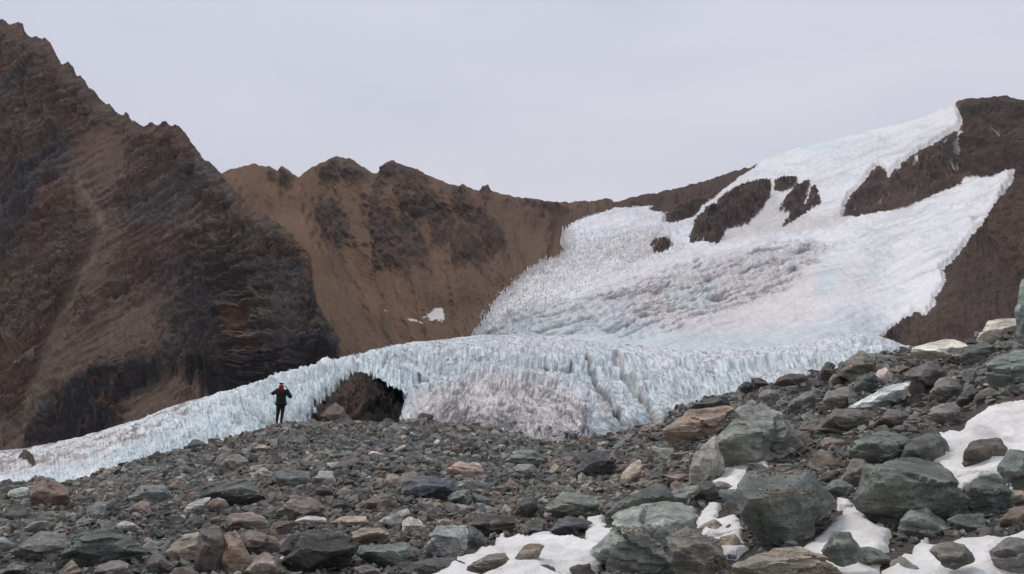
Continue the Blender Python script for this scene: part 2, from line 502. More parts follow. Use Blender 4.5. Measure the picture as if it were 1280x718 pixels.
    black = np.clip(black - sm([(118, 512), (150, 484), (156, 484), (140, 510), (125, 520)], 3, 4), 0, 1) * (1 - sm([(165, 500), (200, 478), (225, 470), (262, 500), (270, 530), (150, 560)], 4, 3))
    slate = np.maximum.reduce([sm([(205, 330), (420, 330), (425, 440), (330, 450), (215, 450), (200, 400)], 24, 26) * .75,
                      sm([(-200, 330), (20, 215), (85, 165), (95, 215), (70, 250), (0, 330), (-200, 420)], 14, 22) * .9,
                      sm([(150, 245), (250, 190), (290, 215), (210, 280), (140, 280)], 10, 14) * .85,
                      sm([(0, 95), (40, 82), (60, 90), (0, 140), (-90, 160)], 8, 8) * .8])
    rust = np.maximum.reduce([sm([(278, 385), (325, 380), (318, 448), (305, 448), (308, 410), (285, 420)], 4, 8) * .8,
                     sm([(75, 150), (140, 160), (130, 205), (95, 200)], 12, 16) * .5,
                     sm([(60, 230), (85, 220), (75, 265), (45, 300)], 8, 12) * .7,
                     sm([(0, 85), (38, 80), (0, 104), (-60, 110)], 4, 5) * .9,
                     sm([(370, 300), (392, 325), (398, 380), (385, 350), (372, 320)], 4, 6) * .7,
                     sm([(120, 512), (150, 482), (156, 484), (140, 512), (125, 522)], 3, 5) * .9])
    crag = np.clip(1 - .72 * scree, 0.1, 1)
    # relief: thin tilted beds, cut across by ribs and gullies running down the face
    L = PX - dip * (PY - 300)
    ledge1 = fbm(np.stack([S / 15.0, L / 190.0, PX * 0], -1), 4, 33, gain=.6)
    ledge2 = fbm(np.stack([S / 5.2, L / 95.0, PX * 0], -1), 3, 35, gain=.6)
    ledge3 = fbm(np.stack([S / 2.7, L / 42.0, PX * 0], -1), 2, 36)
    ribw = 16 * fbm(np.stack([PX / 60, PY / 60, PX * 0], -1), 3, 37)
    ribs = fbm(np.stack([(PX + .22 * (PY - 300) + ribw) / 34.0, PY / 150.0, PX * 0], -1), 5, 38, gain=.55, ridged=True)
    ribs2 = fbm(np.stack([(PX - .1 * PY + ribw) / 11.0, PY / 34.0, PX * 0], -1), 4, 39, gain=.6, ridged=True)
    n3 = fbm(P / 5.0, 3, 81)
    n4 = fbm(P / 2.6, 3, 75, gain=.6, ridged=True)
    f1, f2, cid = worley(S / 7.0 + n3, L / 16.0 + n3 * .6, 5)
    sdl = np.full(PX.shape, 1e9)
    for (ax, ay), (bx, by) in zip(SIL_L, SIL_L[1:]):
        ex, ey = bx - ax, by - ay
        tq = np.clip(((PX - ax) * ex + (PY - ay) * ey) / (ex * ex + ey * ey), 0, 1)
        sdl = np.minimum(sdl, np.hypot(PX - ax - tq * ex, PY - ay - tq * ey))
    fade = np.clip(sdl / 26.0, .2, 1)
    disp = crag * fade * (6.0 * (ribs - .3) + 1.9 * (ribs2 - .3) + 6.0 * ledge1 + 2.6 * ledge2 + .8 * ledge3 + .5 * (n4 - .3) + .5 * n3) + 0.4 * fade * n3
    fine = ledge2; gid = cid; g1 = f1
    P = P + nrm * disp[..., None]
    # colours of the rock itself
    brown = alb(78, 62, 53); slatec = alb(62, 62, 66); rustc = alb(96, 68, 53); screec = alb(72, 63, 59); blk = alb(38, 37, 40); greyb = alb(80, 74, 70)
    C = np.broadcast_to(brown, P.shape).copy()
    C = mixc(C, greyb, sstep(bandc, -0.05, 0.45) * .6)
    C = mixc(C, alb(86, 62, 50), sstep(fbm(P / 40, 4, 91), 0.05, 0.5) * .6)
    C = mixc(C, slatec, slate * (0.45 + 0.55 * sstep(bandc, -.4, .2)))
    C = mixc(C, slatec, sstep(band, 0.15, 0.4) * 0.7 * crag)
    C = mixc(C, rustc, rust)
    C = mixc(C, alb(52, 47, 46), sstep(band, -0.1, -0.45) * 0.6 * crag)
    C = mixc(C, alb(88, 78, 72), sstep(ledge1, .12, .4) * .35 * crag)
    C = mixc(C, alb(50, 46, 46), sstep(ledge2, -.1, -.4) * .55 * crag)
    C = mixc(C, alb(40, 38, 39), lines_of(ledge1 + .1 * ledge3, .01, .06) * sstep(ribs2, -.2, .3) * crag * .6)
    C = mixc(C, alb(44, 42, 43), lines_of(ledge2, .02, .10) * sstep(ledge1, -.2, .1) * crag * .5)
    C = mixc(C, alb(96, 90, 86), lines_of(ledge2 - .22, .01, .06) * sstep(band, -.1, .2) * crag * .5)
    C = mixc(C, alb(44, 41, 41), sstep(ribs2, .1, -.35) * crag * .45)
    C = mixc(C, screec, np.clip(scree * .5, 0, 1))
    C = mixc(C, alb(92, 80, 71), np.exp(-(cd / 4.5) ** 2) * sstep(PY, 210, 240) * (0.75 + .25 * n3))
    C = mixc(C, blk, black * .85)
    # scraps of snow at the very foot
    fl = sstep(fbm(np.stack([PX / 2.6, PY / 2.2, PX * 0], -1), 2, 97), 0.32, 0.4) * np.maximum(sm([(-200, 520), (22, 495), (10, 535), (-200, 540)], 5, 6), sm([(18, 540), (60, 520), (90, 545), (45, 580), (22, 580)], 6, 8))
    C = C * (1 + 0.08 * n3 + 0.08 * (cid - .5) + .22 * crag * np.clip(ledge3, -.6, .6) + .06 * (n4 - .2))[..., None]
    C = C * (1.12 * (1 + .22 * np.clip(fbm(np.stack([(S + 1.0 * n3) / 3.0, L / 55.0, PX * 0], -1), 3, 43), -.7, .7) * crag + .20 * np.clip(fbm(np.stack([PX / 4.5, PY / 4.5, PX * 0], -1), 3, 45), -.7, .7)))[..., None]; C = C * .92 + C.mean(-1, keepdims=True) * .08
    C = np.concatenate([np.clip(C, .005, .9), np.clip(crag * .6 + .4, 0, 1)[..., None]], -1)
    P, C = add_back_rows(P, C)
    nrr, ncc = P.shape[:2]
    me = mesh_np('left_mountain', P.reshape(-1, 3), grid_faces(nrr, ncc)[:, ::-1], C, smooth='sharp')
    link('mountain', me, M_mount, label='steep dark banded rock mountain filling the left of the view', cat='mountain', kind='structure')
build_left()

CREST = [(-260, 590), (-100, 574), (0, 564), (28, 561), (60, 556), (100, 547), (140, 536), (180, 523), (220, 507), (260, 496), (300, 485), (340, 473), (380, 461), (400, 456), (430, 448), (470, 438), (500, 431), (550, 424), (600, 419), (650, 418), (700, 421), (740, 426), (790, 432), (840, 436), (880, 439), (940, 436), (980, 432), (1020, 427), (1050, 420), (1080, 416), (1110, 424), (1150, 440)]
# ---- back wall: brown ridge, icefield, outcrops --------------------------
SIL_B = [(120, 210),(250, 222),(275, 220),(283,215),(296,211),(310,207),(318,206),(328,208),(340,211),(347,214),(352,208),(358,213),(366,219),(374,222),(384,214),(395,209),(405,203),(413,198),(418,196),(430,198),(441,200),(446,203),(452,208),(460,213),(470,218),(475,219),(479,208),(484,203),(489,201),(496,204),(505,208),(512,209),(522,213),(531,218),(545,225),(560,230),(572,234),(575,236),(578,232),(584,235),(592,238),(598,239),(601,237),(603,233),(607,234),(610,232),(614,240),(624,242),(640,246),(652,249),(660,249),(670,251),(690,253),(712,254),(735,253),(748,251),(758,249),(763,252),(768,254),(772,252),(785,250),(800,246),(812,243),(825,241),(850,236),(870,231),(893,224),(910,218),(925,213),(940,209),(948,206),(955,200),(966,197),(978,192),(990,188),(1003,184),(1030,179),(1058,172),(1083,165),(1110,159),(1138,152),(1160,145),(1166,142),(1178,137),(1190,133),(1194,131),(1197,127),(1203,125),(1215,124),(1232,123),(1246,123),(1258,121),(1264,123),(1272,126),(1280,127),(1330,138),(1420,170),(1520,200)]
ICE_MAIN = [(560,445),(585,440),(600,414),(612,398),(618,385),(630,372),(640,361),(652,347),(668,338),(684,331),(704,322),(708,316),(701,308),(706,292),(713,281),(735,272),(763,263),(790,260),(817,258),(812,264),(832,268),(830,280),(846,279),(867,272),(878,258),(892,248),(905,238),(925,222),(945,208),(952,190),(1000,165),(1080,140),(1180,112),(1192,128),(1198,138),(1205,150),(1203,158),(1200,165),(1188,170),(1176,177),(1166,183),(1159,188),(1150,190),(1142,196),(1132,204),(1124,207),(1117,215),(1111,225),(1106,214),(1101,209),(1095,210),(1090,215),(1083,226),(1076,234),(1064,246),(1057,259),(1055,273),(1070,273),(1084,271),(1100,267),(1117,265),(1134,261),(1150,254),(1168,246),(1186,238),(1203,232),(1206,223),(1226,223),(1240,224),(1251,219),(1262,214),(1271,214),(1268,230),(1258,243),(1251,255),(1242,268),(1234,280),(1223,289),(1213,300),(1203,316),(1193,328),(1180,340),(1184,355),(1178,364),(1170,374),(1170,384),(1159,397),(1145,393),(1128,408),(1108,420),(1093,438),(1085,480),(560,480)]
OUTCROPS = [
 [(863,309),(862,300),(865,292),(872,276),(883,261),(894,259),(891,270),(892,275),(896,255),(905,248),(913,244),(923,238),(934,234),(948,231),(963,229),(962,250),(950,266),(934,284),(920,288),(909,290),(896,309),(880,306)],
 [(967,240),(971,230),(983,227),(996,227),(996,233),(988,240),(976,243)],
 [(977,267),(980,258),(984,250),(994,240),(1005,232),(1011,231),(1009,250),(1003,256),(1008,262),(1015,240),(1019,236),(1024,250),(1025,258),(1013,266),(1000,275),(990,282),(980,287),(990,268)],
 [(813,311),(818,305),(834,303),(839,314),(828,319),(818,321)]]
OUT_LABEL = ['large dark rock outcrop bare in the icefall, left of the split one', 'small brown rock cap showing through ice above the split outcrop', 'split dark outcrop with an ice streak, right one in the icefall', 'small low brown outcrop near the left edge of the icefield']
CRAGS = [[(394,266),(404,256),(415,251),(427,260),(434,275),(440,295),(435,310),(423,308),(402,295)],
 [(461,249),(470,243),(481,245),(490,270),(505,272),(519,279),(532,312),(534,337),(507,339),(490,335),(473,331),(469,295)],
 [(494,241),(507,232),(519,237),(544,245),(559,266),(569,291),(552,291),(527,274),(500,262)],
 [(545,272),(560,283),(569,295),(560,312),(543,310)],
 [(569,254),(580,250),(607,270),(622,290),(632,308),(628,320),(611,314),(603,295),(578,270)],
 [(578,283),(590,290),(603,316),(598,331),(573,333),(569,316)],
 [(340,216),(352,208),(364,222),(352,235),(345,228)],
 [(397,210),(418,196),(446,202),(460,215),(452,230),(430,220),(418,215),(408,225),(402,216)],
 [(476,222),(480,205),(488,200),(512,208),(535,219),(520,228),(500,224),(480,232)],
 [(597,240),(603,232),(612,233),(616,244),(604,246)], [(570,238),(577,231),(590,238),(578,243)],
 [(655,250),(668,250),(690,254),(700,262),(672,260)]]
def build_back():
    cols = np.concatenate([np.arange(150, 262, 5.0), np.arange(262, 1300, 1.15), np.arange(1302, 1520, 6.0)])
    nr = 300
    tt = np.linspace(0, 1, nr)[:, None] 
    sil = interp(SIL_B, cols)
    silS = sinterp(SIL_B, cols, 14)
    sil = sil + (4.2 * fbm(np.stack([cols / 11.0, cols * 0 + 3.3, cols * 0], -1), 5, 7, gain=.65) - 1.0) * np.where((cols > 948) & (cols < 1192), .2, 1)
    bot = sinterp([(120, 480), (300, 480), (400, 470), (560, 442), (700, 438), (800, 446), (900, 452), (1000, 448), (1060, 445), (1100, 470), (1300, 445), (1520, 440)], cols)
    PX = np.broadcast_to(cols[None, :], (nr, len(cols))).copy()
    PY = bot[None, :] + (sil - bot)[None, :] * tt
    _, eb = px2ae(cols, bot); _, et = px2ae(cols, silS)
    Db = sinterp([(120, 400), (400, 400), (600, 330), (700, 270), (900, 262), (1060, 262), (1120, 250), (1280, 230), (1520, 230)], cols)
    slope = sinterp([(120, .62), (560, .60), (640, .48), (700, .36), (800, .33), (950, .34), (1060, .40), (1200, .44), (1280, .5), (1520, .55)], cols)
    Dt = Db * (slope - eb) / (slope - et)
    D = Db[None, :] + (Dt - Db)[None, :] * (PY - bot) / (silS - bot)
    # hollows and swells
    D = D + 16 * perlin(np.stack([PX / 110, PY / 80, PX * 0], -1), 3) * np.minimum(1, (1 - tt) * 5) * np.minimum(1, tt * 5)
    # cliff band beneath the hanging glacier stands proud
    cliff = np.exp(-((PY - (268 - (PX - 1060) * 0.17)) / 34.0) ** 2) * sstep(PX, 820, 900) * (1 - sstep(PX, 1215, 1260))
    D = D - 4 * cliff
    P = at(PX, PY, D)
    nrm = grid_normals(P)
    if nrm[nr // 2, len(cols) // 2, 1] > 0: nrm = -nrm
    j = fbm(np.stack([PX / 9, PY / 9, PX * 0], -1), 4, 11)
    j2 = perlin(np.stack([PX / 2.6, PY / 2.6, PX * 0], -1), 12)
    sd = poly_sd(PX, PY, ICE_MAIN)
    edge_j = interp([(560, 9), (700, 6), (720, 3), (850, 2.8), (1000, 2.8), (1300, 3.2)], PX)
    # spiky fringes at the lower edge of the upper glacier and along the left margin
    sdj = sd + edge_j * (j * .8 + j2 * .55) + .5 * perlin(np.stack([(PX + .3 * PY) / 2.4, PY / 12.0, PX * 0], -1), 121) * (PX > 1050) * (PY < 290)
    ice = sdj > 0
    onum = np.zeros(PX.shape, int); odist = np.zeros(PX.shape)
    for k, o in enumerate(OUTCROPS):
        vs = fbm(np.stack([(PX + .45 * PY) / 2.6, PY / 13.0, PX * 0], -1), 3, 119)
        s = poly_sd(PX, PY, o) + 2.2 * j + 1.3 * j2 + 3.0 * vs + 1.2
        onum[(s > 0) & ice & (vs > -.42)] = k + 1; odist = np.maximum(odist, s)
    # thin couloir of snow in the right summit rocks, and scraps
    def sm(poly, soft=6, jit=5, seed=0):
        return sstep(poly_sd(PX, PY, poly) + jit * j + jit * .4 * j2, -soft, soft)
    couloir = np.maximum.reduce([sm([(1199, 165), (1206, 165), (1210, 180), (1208, 203), (1202, 203), (1204, 185), (1200, 178)], .6, 2),
        sm([(1144, 196), (1150, 197), (1146, 215), (1142, 226), (1140, 220)], .6, 2), sm([(1120, 210), (1126, 207), (1128, 218), (1122, 224)], .6, 2), sm([(1181, 190), (1184, 176), (1187, 176), (1183, 200)], .6, 2), sm([(1193, 207), (1199, 203), (1196, 220), (1190, 214)], .6, 3),
        (fbm(np.stack([(PX + .35 * PY) / 3.2, PY / 11.0, PX * 0], -1), 3, 127) > .30) * sm([(1060, 268), (1078, 232), (1110, 224), (1160, 192), (1196, 172), (1204, 220), (1140, 250)], 2, 4) * 1.0,
        sm([(1250, 168), (1262, 168), (1258, 178), (1252, 180)], .6, 3) * (j2 > 0), sm([(532, 398), (545, 388), (555, 384), (558, 401), (545, 403)], .8, 5), sm([(512, 400), (520, 401), (536, 406), (530, 407)], .5, 2.5), sm([(482, 388), (489, 391), (484, 391)], .5, 2),
        sm([(607, 400), (640, 366), (655, 350), (640, 350), (600, 398)], 1, 3) * (j2 > .25)])
    ice2 = (couloir > 0.5) & ~ice
    icem = ((ice & (onum == 0)) | ice2)
    isoft = np.where(icem, np.clip(sdj / 6, 0.1, 1), 0)
    isoft = np.where(onum > 0, 0, isoft)
    # ---------------- rock relief
    crag = np.zeros(PX.shape)
    for c in CRAGS: crag = np.maximum(crag, sm(c, 7, 12))
    crag = np.maximum(crag, sstep(PX, 1000, 1060) * (1 - 0.6 * sm([(1100, 470), (1190, 330), (1225, 310), (1300, 370), (1300, 470)], 12, 10)))
    # small outcrops break through the scree around the big ones and along the crest
    brk = fbm(np.stack([PX / 9, PY / 12, PX * 0], -1), 4, 113)
    near = np.zeros(PX.shape)
    for c in CRAGS: near = np.maximum(near, sstep(poly_sd(PX, PY, c), -26, 0))
    crestd = sstep(PY - sil[None, :], 16, 2)
    crag = np.maximum(crag, sstep(brk, .18, .36) * np.clip(near + .8 * crestd, 0, 1) * .65 * (PX < 1000))
    crag = crag * (1 - .55 * sstep(brk, .05, -.3) * (PX < 1000))
    crag = np.where(onum > 0, 1, crag)
    crag = np.maximum(crag, sm([(828,266),(888,247),(895,240),(867,272),(846,278),(830,280)], 3, 3) * .8)
    n1 = fbm(P / 30.0, 5, 61, ridged=True); n2 = fbm(P / np.array([8.0, 8.0, 14.0]), 4, 71, gain=.55, ridged=True); n3 = fbm(P / 4.0, 3, 81)
    streak = fbm(np.stack([PX / 5.0 + PY / 22.0 * (PX < 640), PY / 60.0, PX * 0], -1), 4, 101)
    fade = np.minimum(1, (1 - tt) * 14 + .3)
    g1, g2, gid = worley(P[..., 0] / 4.0 + .5 * n3, P[..., 2] / 5.0 + .5 * n3, 8)
    n4 = fbm(P / 2.6, 3, 75, gain=.6, ridged=True)
    rockd = crag * fade * ((1.8 + 2.5 * (PX > 880)) * n1 + 1.9 * n2 + 1.0 * n3 + 1.2 * n4 + 1.2 * (.5 - g1) + .8 * (gid - .5)) + 1.0 * crag * fade + (1 - crag) * (2.6 * (fbm(np.stack([(PX - .25 * (PY - 200) * (PX < 640) + 8 * j) / 30.0, PY / 130.0, PX * 0], -1), 4, 117, ridged=True) - .3) * fade + 0.5 * streak + 1.3 * fade * fbm(P / 40, 3, 77)+ .25 * n3)
    # rock meets the ice without standing far above it
    edgef = np.where(onum > 0, np.clip(odist / 12, .12, 1), np.clip(-sdj / 16, .1, 1))
    rockd = np.where(PX > 800, rockd * edgef + .4, rockd)
    # ---------------- ice relief
    U = P[..., 0] / 2.6 + 0.3 * n3; Vv = P[..., 1] / 6.0
    f1, f2, cid = worley(U, Vv, 15)
    rough_band = sstep(poly_sd(PX, PY, [(600, 440), (640, 388), (720, 378), (800, 355), (880, 335), (960, 314), (1012, 306), (1040, 318), (1000, 350), (960, 380), (900, 395), (800, 425), (700, 425)]) + 10 * j, -10, 10)
    crevS = PY + 0.30 * (PX - 800) + 9 * fbm(np.stack([PX / 60, PY / 30, PX * 0], -1), 4, 131)
    crev = fbm(np.stack([crevS / 8.0, PX / 170.0, PX * 0], -1), 4, 141)
    crevm = lines_of(crev, .025, .11) * sstep(fbm(np.stack([PX / 40, PY / 14, PX * 0], -1), 3, 143), -.25, .1) * (0.08 + 0.92 * rough_band)
    berg = sstep(poly_sd(PX, PY, [(990, 300), (1000, 298), (1030, 298), (1045, 289), (1048, 296), (1010, 305), (940, 310)]) + 2 * j, -.6, .6) * 0
    iced = 1.7 + 1.1 * (0.7 - f1) * (0.42 + .6 * rough_band) + 1.2 * rough_band * fbm(np.stack([crevS / 7.0, PX / 26.0, PX * 0], -1), 4, 151) - 1.8 * crevm + 2.0 * fbm(P / 45, 3, 161)
    disp = np.where(icem, iced * np.clip(isoft * 1.5, .35, 1), rockd)
    disp = np.where(onum > 0, rockd + .8, disp)
    P = P + nrm * (disp * np.minimum(1, (1 - tt) * 20 + .1))[..., None]
    # ---------------- colours
    warm = alb(98, 77, 62); mid = alb(86, 70, 61); dk = alb(66, 56, 52); cragc = alb(70, 58, 54); cragd = alb(56, 51, 51); orange = alb(108, 84, 66)
    C = np.broadcast_to(mid, P.shape).copy()
    C = mixc(C, warm, (1 - sstep(PX, 470, 640)) * .7)
    C = mixc(C, orange, sm([(282, 222), (380, 215), (420, 240), (400, 300), (470, 370), (560, 410), (470, 420), (420, 340), (350, 280)], 22, 20) * .6)
    C = mixc(C, alb(84, 72, 64), sm([(395, 350), (450, 385), (560, 410), (420, 445), (410, 400)], 14, 12) * .6)
    C = mixc(C, dk, sstep(PX, 740, 800) * .85)
    C = mixc(C, alb(92, 66, 52), sm([(828,266),(888,247),(900,236),(867,272),(846,278),(830,280)], 4, 4) * .9)
    C = mixc(C, alb(70, 60, 56), sstep(fbm(np.stack([(PX - .3 * PY) / 34, PY / 60, PX * 0], -1), 5, 173), .0, .45) * .55)
    C = C * (1 + 0.16 * streak + 0.12 * fbm(np.stack([PX / 30, PY / 30, PX * 0], -1), 4, 171))[..., None]
    S = PY - 0.25 * PX + 20 * fbm(np.stack([PX / 60, PY / 60, PX * 0], -1), 3, 181)
    bands = fbm(np.stack([S / 6, PX / 90, PX * 0], -1), 4, 191)
    Cc = mixc(np.broadcast_to(cragc, P.shape), cragd, sstep(bands, -.15, .35))
    Cc = mixc(Cc, alb(88, 70, 60), sstep(fbm(P / 22, 4, 201), .1, .5) * .65)
    Cc = mixc(Cc, alb(84, 68, 58), sstep(poly_sd(PX, PY, [(1236, 280), (1300, 220), (1300, 320), (1262, 330)]) + 10 * j, -8, 8) * .6)
    Cc = mixc(Cc, alb(72, 63, 58), sm([(1100, 470), (1190, 330), (1225, 310), (1300, 370), (1300, 470)], 12, 10) * .8)
    Cc = mixc(Cc, alb(58, 60, 64), sm([(1232, 262), (1252, 256), (1250, 285), (1236, 300)], 5, 5) * .7)
    C = mixc(C, Cc * (1 + .3 * n3 + .25 * (gid - .5) + .25 * (n4 - .2))[..., None], np.clip(crag * 1.2, 0, 1))
    white = alb(212, 214, 225, .62); grey = alb(178, 180, 190, .62); dirt = alb(112, 110, 112, .62); cyan = alb(178, 208, 216, .62); pink = alb(196, 190, 196, .62)
    I = np.broadcast_to(white, P.shape).copy()
    I = mixc(I, grey, rough_band * (.6 + .4 * sstep(fbm(np.stack([PX / 14, PY / 8, PX * 0], -1), 4, 211), -.3, .3)))
    I = mixc(I, pink, sm([(740, 360), (880, 330), (1000, 330), (1090, 350), (1000, 420), (860, 440), (800, 400)], 25, 20) * .6)
    I = mixc(I, cyan, np.maximum.reduce([np.exp(-((PX - 1026) / 24) ** 2 - ((PY - 187) / 10) ** 2) * .6, np.exp(-((PX - 1038 + .35 * (PY - 355)) / 13) ** 2 - ((PY - 358) / 18) ** 2) * (.7 + .6 * j), np.exp(-((PX - 1085) / 9) ** 2 - ((PY - 350) / 6) ** 2) * .6, sm([(832, 366), (900, 362), (885, 390), (840, 385)], 8, 12) * (.3 + .5 * j) ]))
    cr_ = interp(CREST, PX)
    I = mixc(I, alb(168, 182, 192, .60), sstep(cr_ - PY, 34, 4) * .6)
    I = mixc(I, dirt, np.clip(crevm * .95, 0, 1))
    flow = PY + .34 * (PX - 800) + 16 * fbm(np.stack([PX / 130, PY / 60, PX * 0], -1), 3, 235)
    fb = fbm(np.stack([flow / 5.0, PX / 120, PX * 0], -1), 4, 237)
    I = mixc(I, alb(170, 170, 178, .62), sstep(fb, .05, .45) * .5)
    I = mixc(I, alb(140, 146, 152, .62), lines_of(fb, .01, .05) * rough_band * .6)
    # dusty spiked snow between the outcrops, and grey streak bands on the right glacier arm
    I = mixc(I, alb(168, 164, 164, .62), sm([(890, 310), (940, 262), (965, 240), (985, 270), (1010, 275), (1050, 270), (1070, 275), (1040, 290), (940, 300)], 8, 10) * .55)
    I = mixc(I, alb(178, 174, 174, .62), sm([(700, 318), (830, 290), (840, 320), (760, 335), (700, 360), (620, 400), (650, 350)], 10, 10) * sstep(j2, -.3, .5) * .75)
    arm = fbm(np.stack([(PY + .42 * PX) / 5.0 + 2 * j, PX / 90.0, PX * 0], -1), 4, 221)
    I = mixc(I, alb(176, 178, 186, .62), sstep(arm, 0.05, .4) * sm([(1000, 330), (1100, 280), (1200, 240), (1265, 225), (1235, 262), (1150, 310), (1080, 350)], 14, 10) * .6)
    I = mixc(I, alb(120, 128, 134, .62), sm([(1216, 275), (1227, 274), (1219, 284)], 1.5, 2) * .6)
    # dust on the fringe
    I = mixc(I, alb(150, 140, 134, .62), np.clip(1 - isoft * 1.3, 0, 1) * .35)
    spk = fbm(np.stack([PX / 2.2, PY / 3.2, PX * 0], -1), 3, 231)
    I = I * (.76 * (1 + .26 * np.clip(spk, -.6, .6) * (.6 + .6 * rough_band) - .10 * sstep(fbm(np.stack([PX / 26 + j, PY / 12, PX * 0], -1), 4, 233), 0, .4)))[..., None]
    C = C * (.93 - .13 * sstep(PX, 1150, 1220))[..., None] * (1 + .22 * np.clip(fbm(np.stack([PX / 3.0, PY / 4.0, PX * 0], -1), 3, 175), -.6, .6) * (.35 + .65 * crag))[..., None]
    C = C * .88 + C.mean(-1, keepdims=True) * .12
    C = np.where(icem[..., None], I, C)
    C = np.concatenate([C, np.where(icem, 1.0, np.clip(crag * .75 + .25 + .5 * (PX > 1150), 0, 1))[..., None]], -1)
    P0 = P
    P, C = add_back_rows(P, C, drop=.5)
    nrr, ncc = P.shape[:2]
    F = grid_faces(nrr, ncc)[:, ::-1]
    cls = np.zeros((nrr, ncc), int); cls[:nr] = np.where(onum > 0, 1 + onum, np.where(icem, 1, 0)); cls[nr:] = cls[nr - 1]
    # face class by majority of corners so neighbours share their edges
    fc = cls.reshape(-1)[F]
    fcls = np.where((fc == 0).sum(1) >= 2, 0, fc.max(1))
    V = P.reshape(-1, 3); CC = np.clip(C.reshape(-1, 4), .005, 1)
    for k in range(2 + len(OUTCROPS)):
        Fk = F[fcls == k]
        if not len(Fk): continue
        v, f, c = compact(V, Fk, CC)
        if k == 0: link('mountain_ridge', mesh_np('ridge', v, f, c), M_mount, label='long brown scree ridge behind the glacier, dark toward the right summit', cat='mountain ridge', kind='structure')
        elif k == 1: link('upper_icefield', mesh_np('icefield', v, f, c), M_glac_far, label='white icefield sloping down from the right summit', cat='glacier', kind='structure')
        else: link('rock_outcrop', mesh_np('outcrop', v, f, c, smooth='sharp'), M_mount, label=OUT_LABEL[k - 2], cat='rock outcrop', group='rock outcrops bare in the icefield')
    return P0, icem, PX, PY, sdj, rough_band, I
BK = build_back()

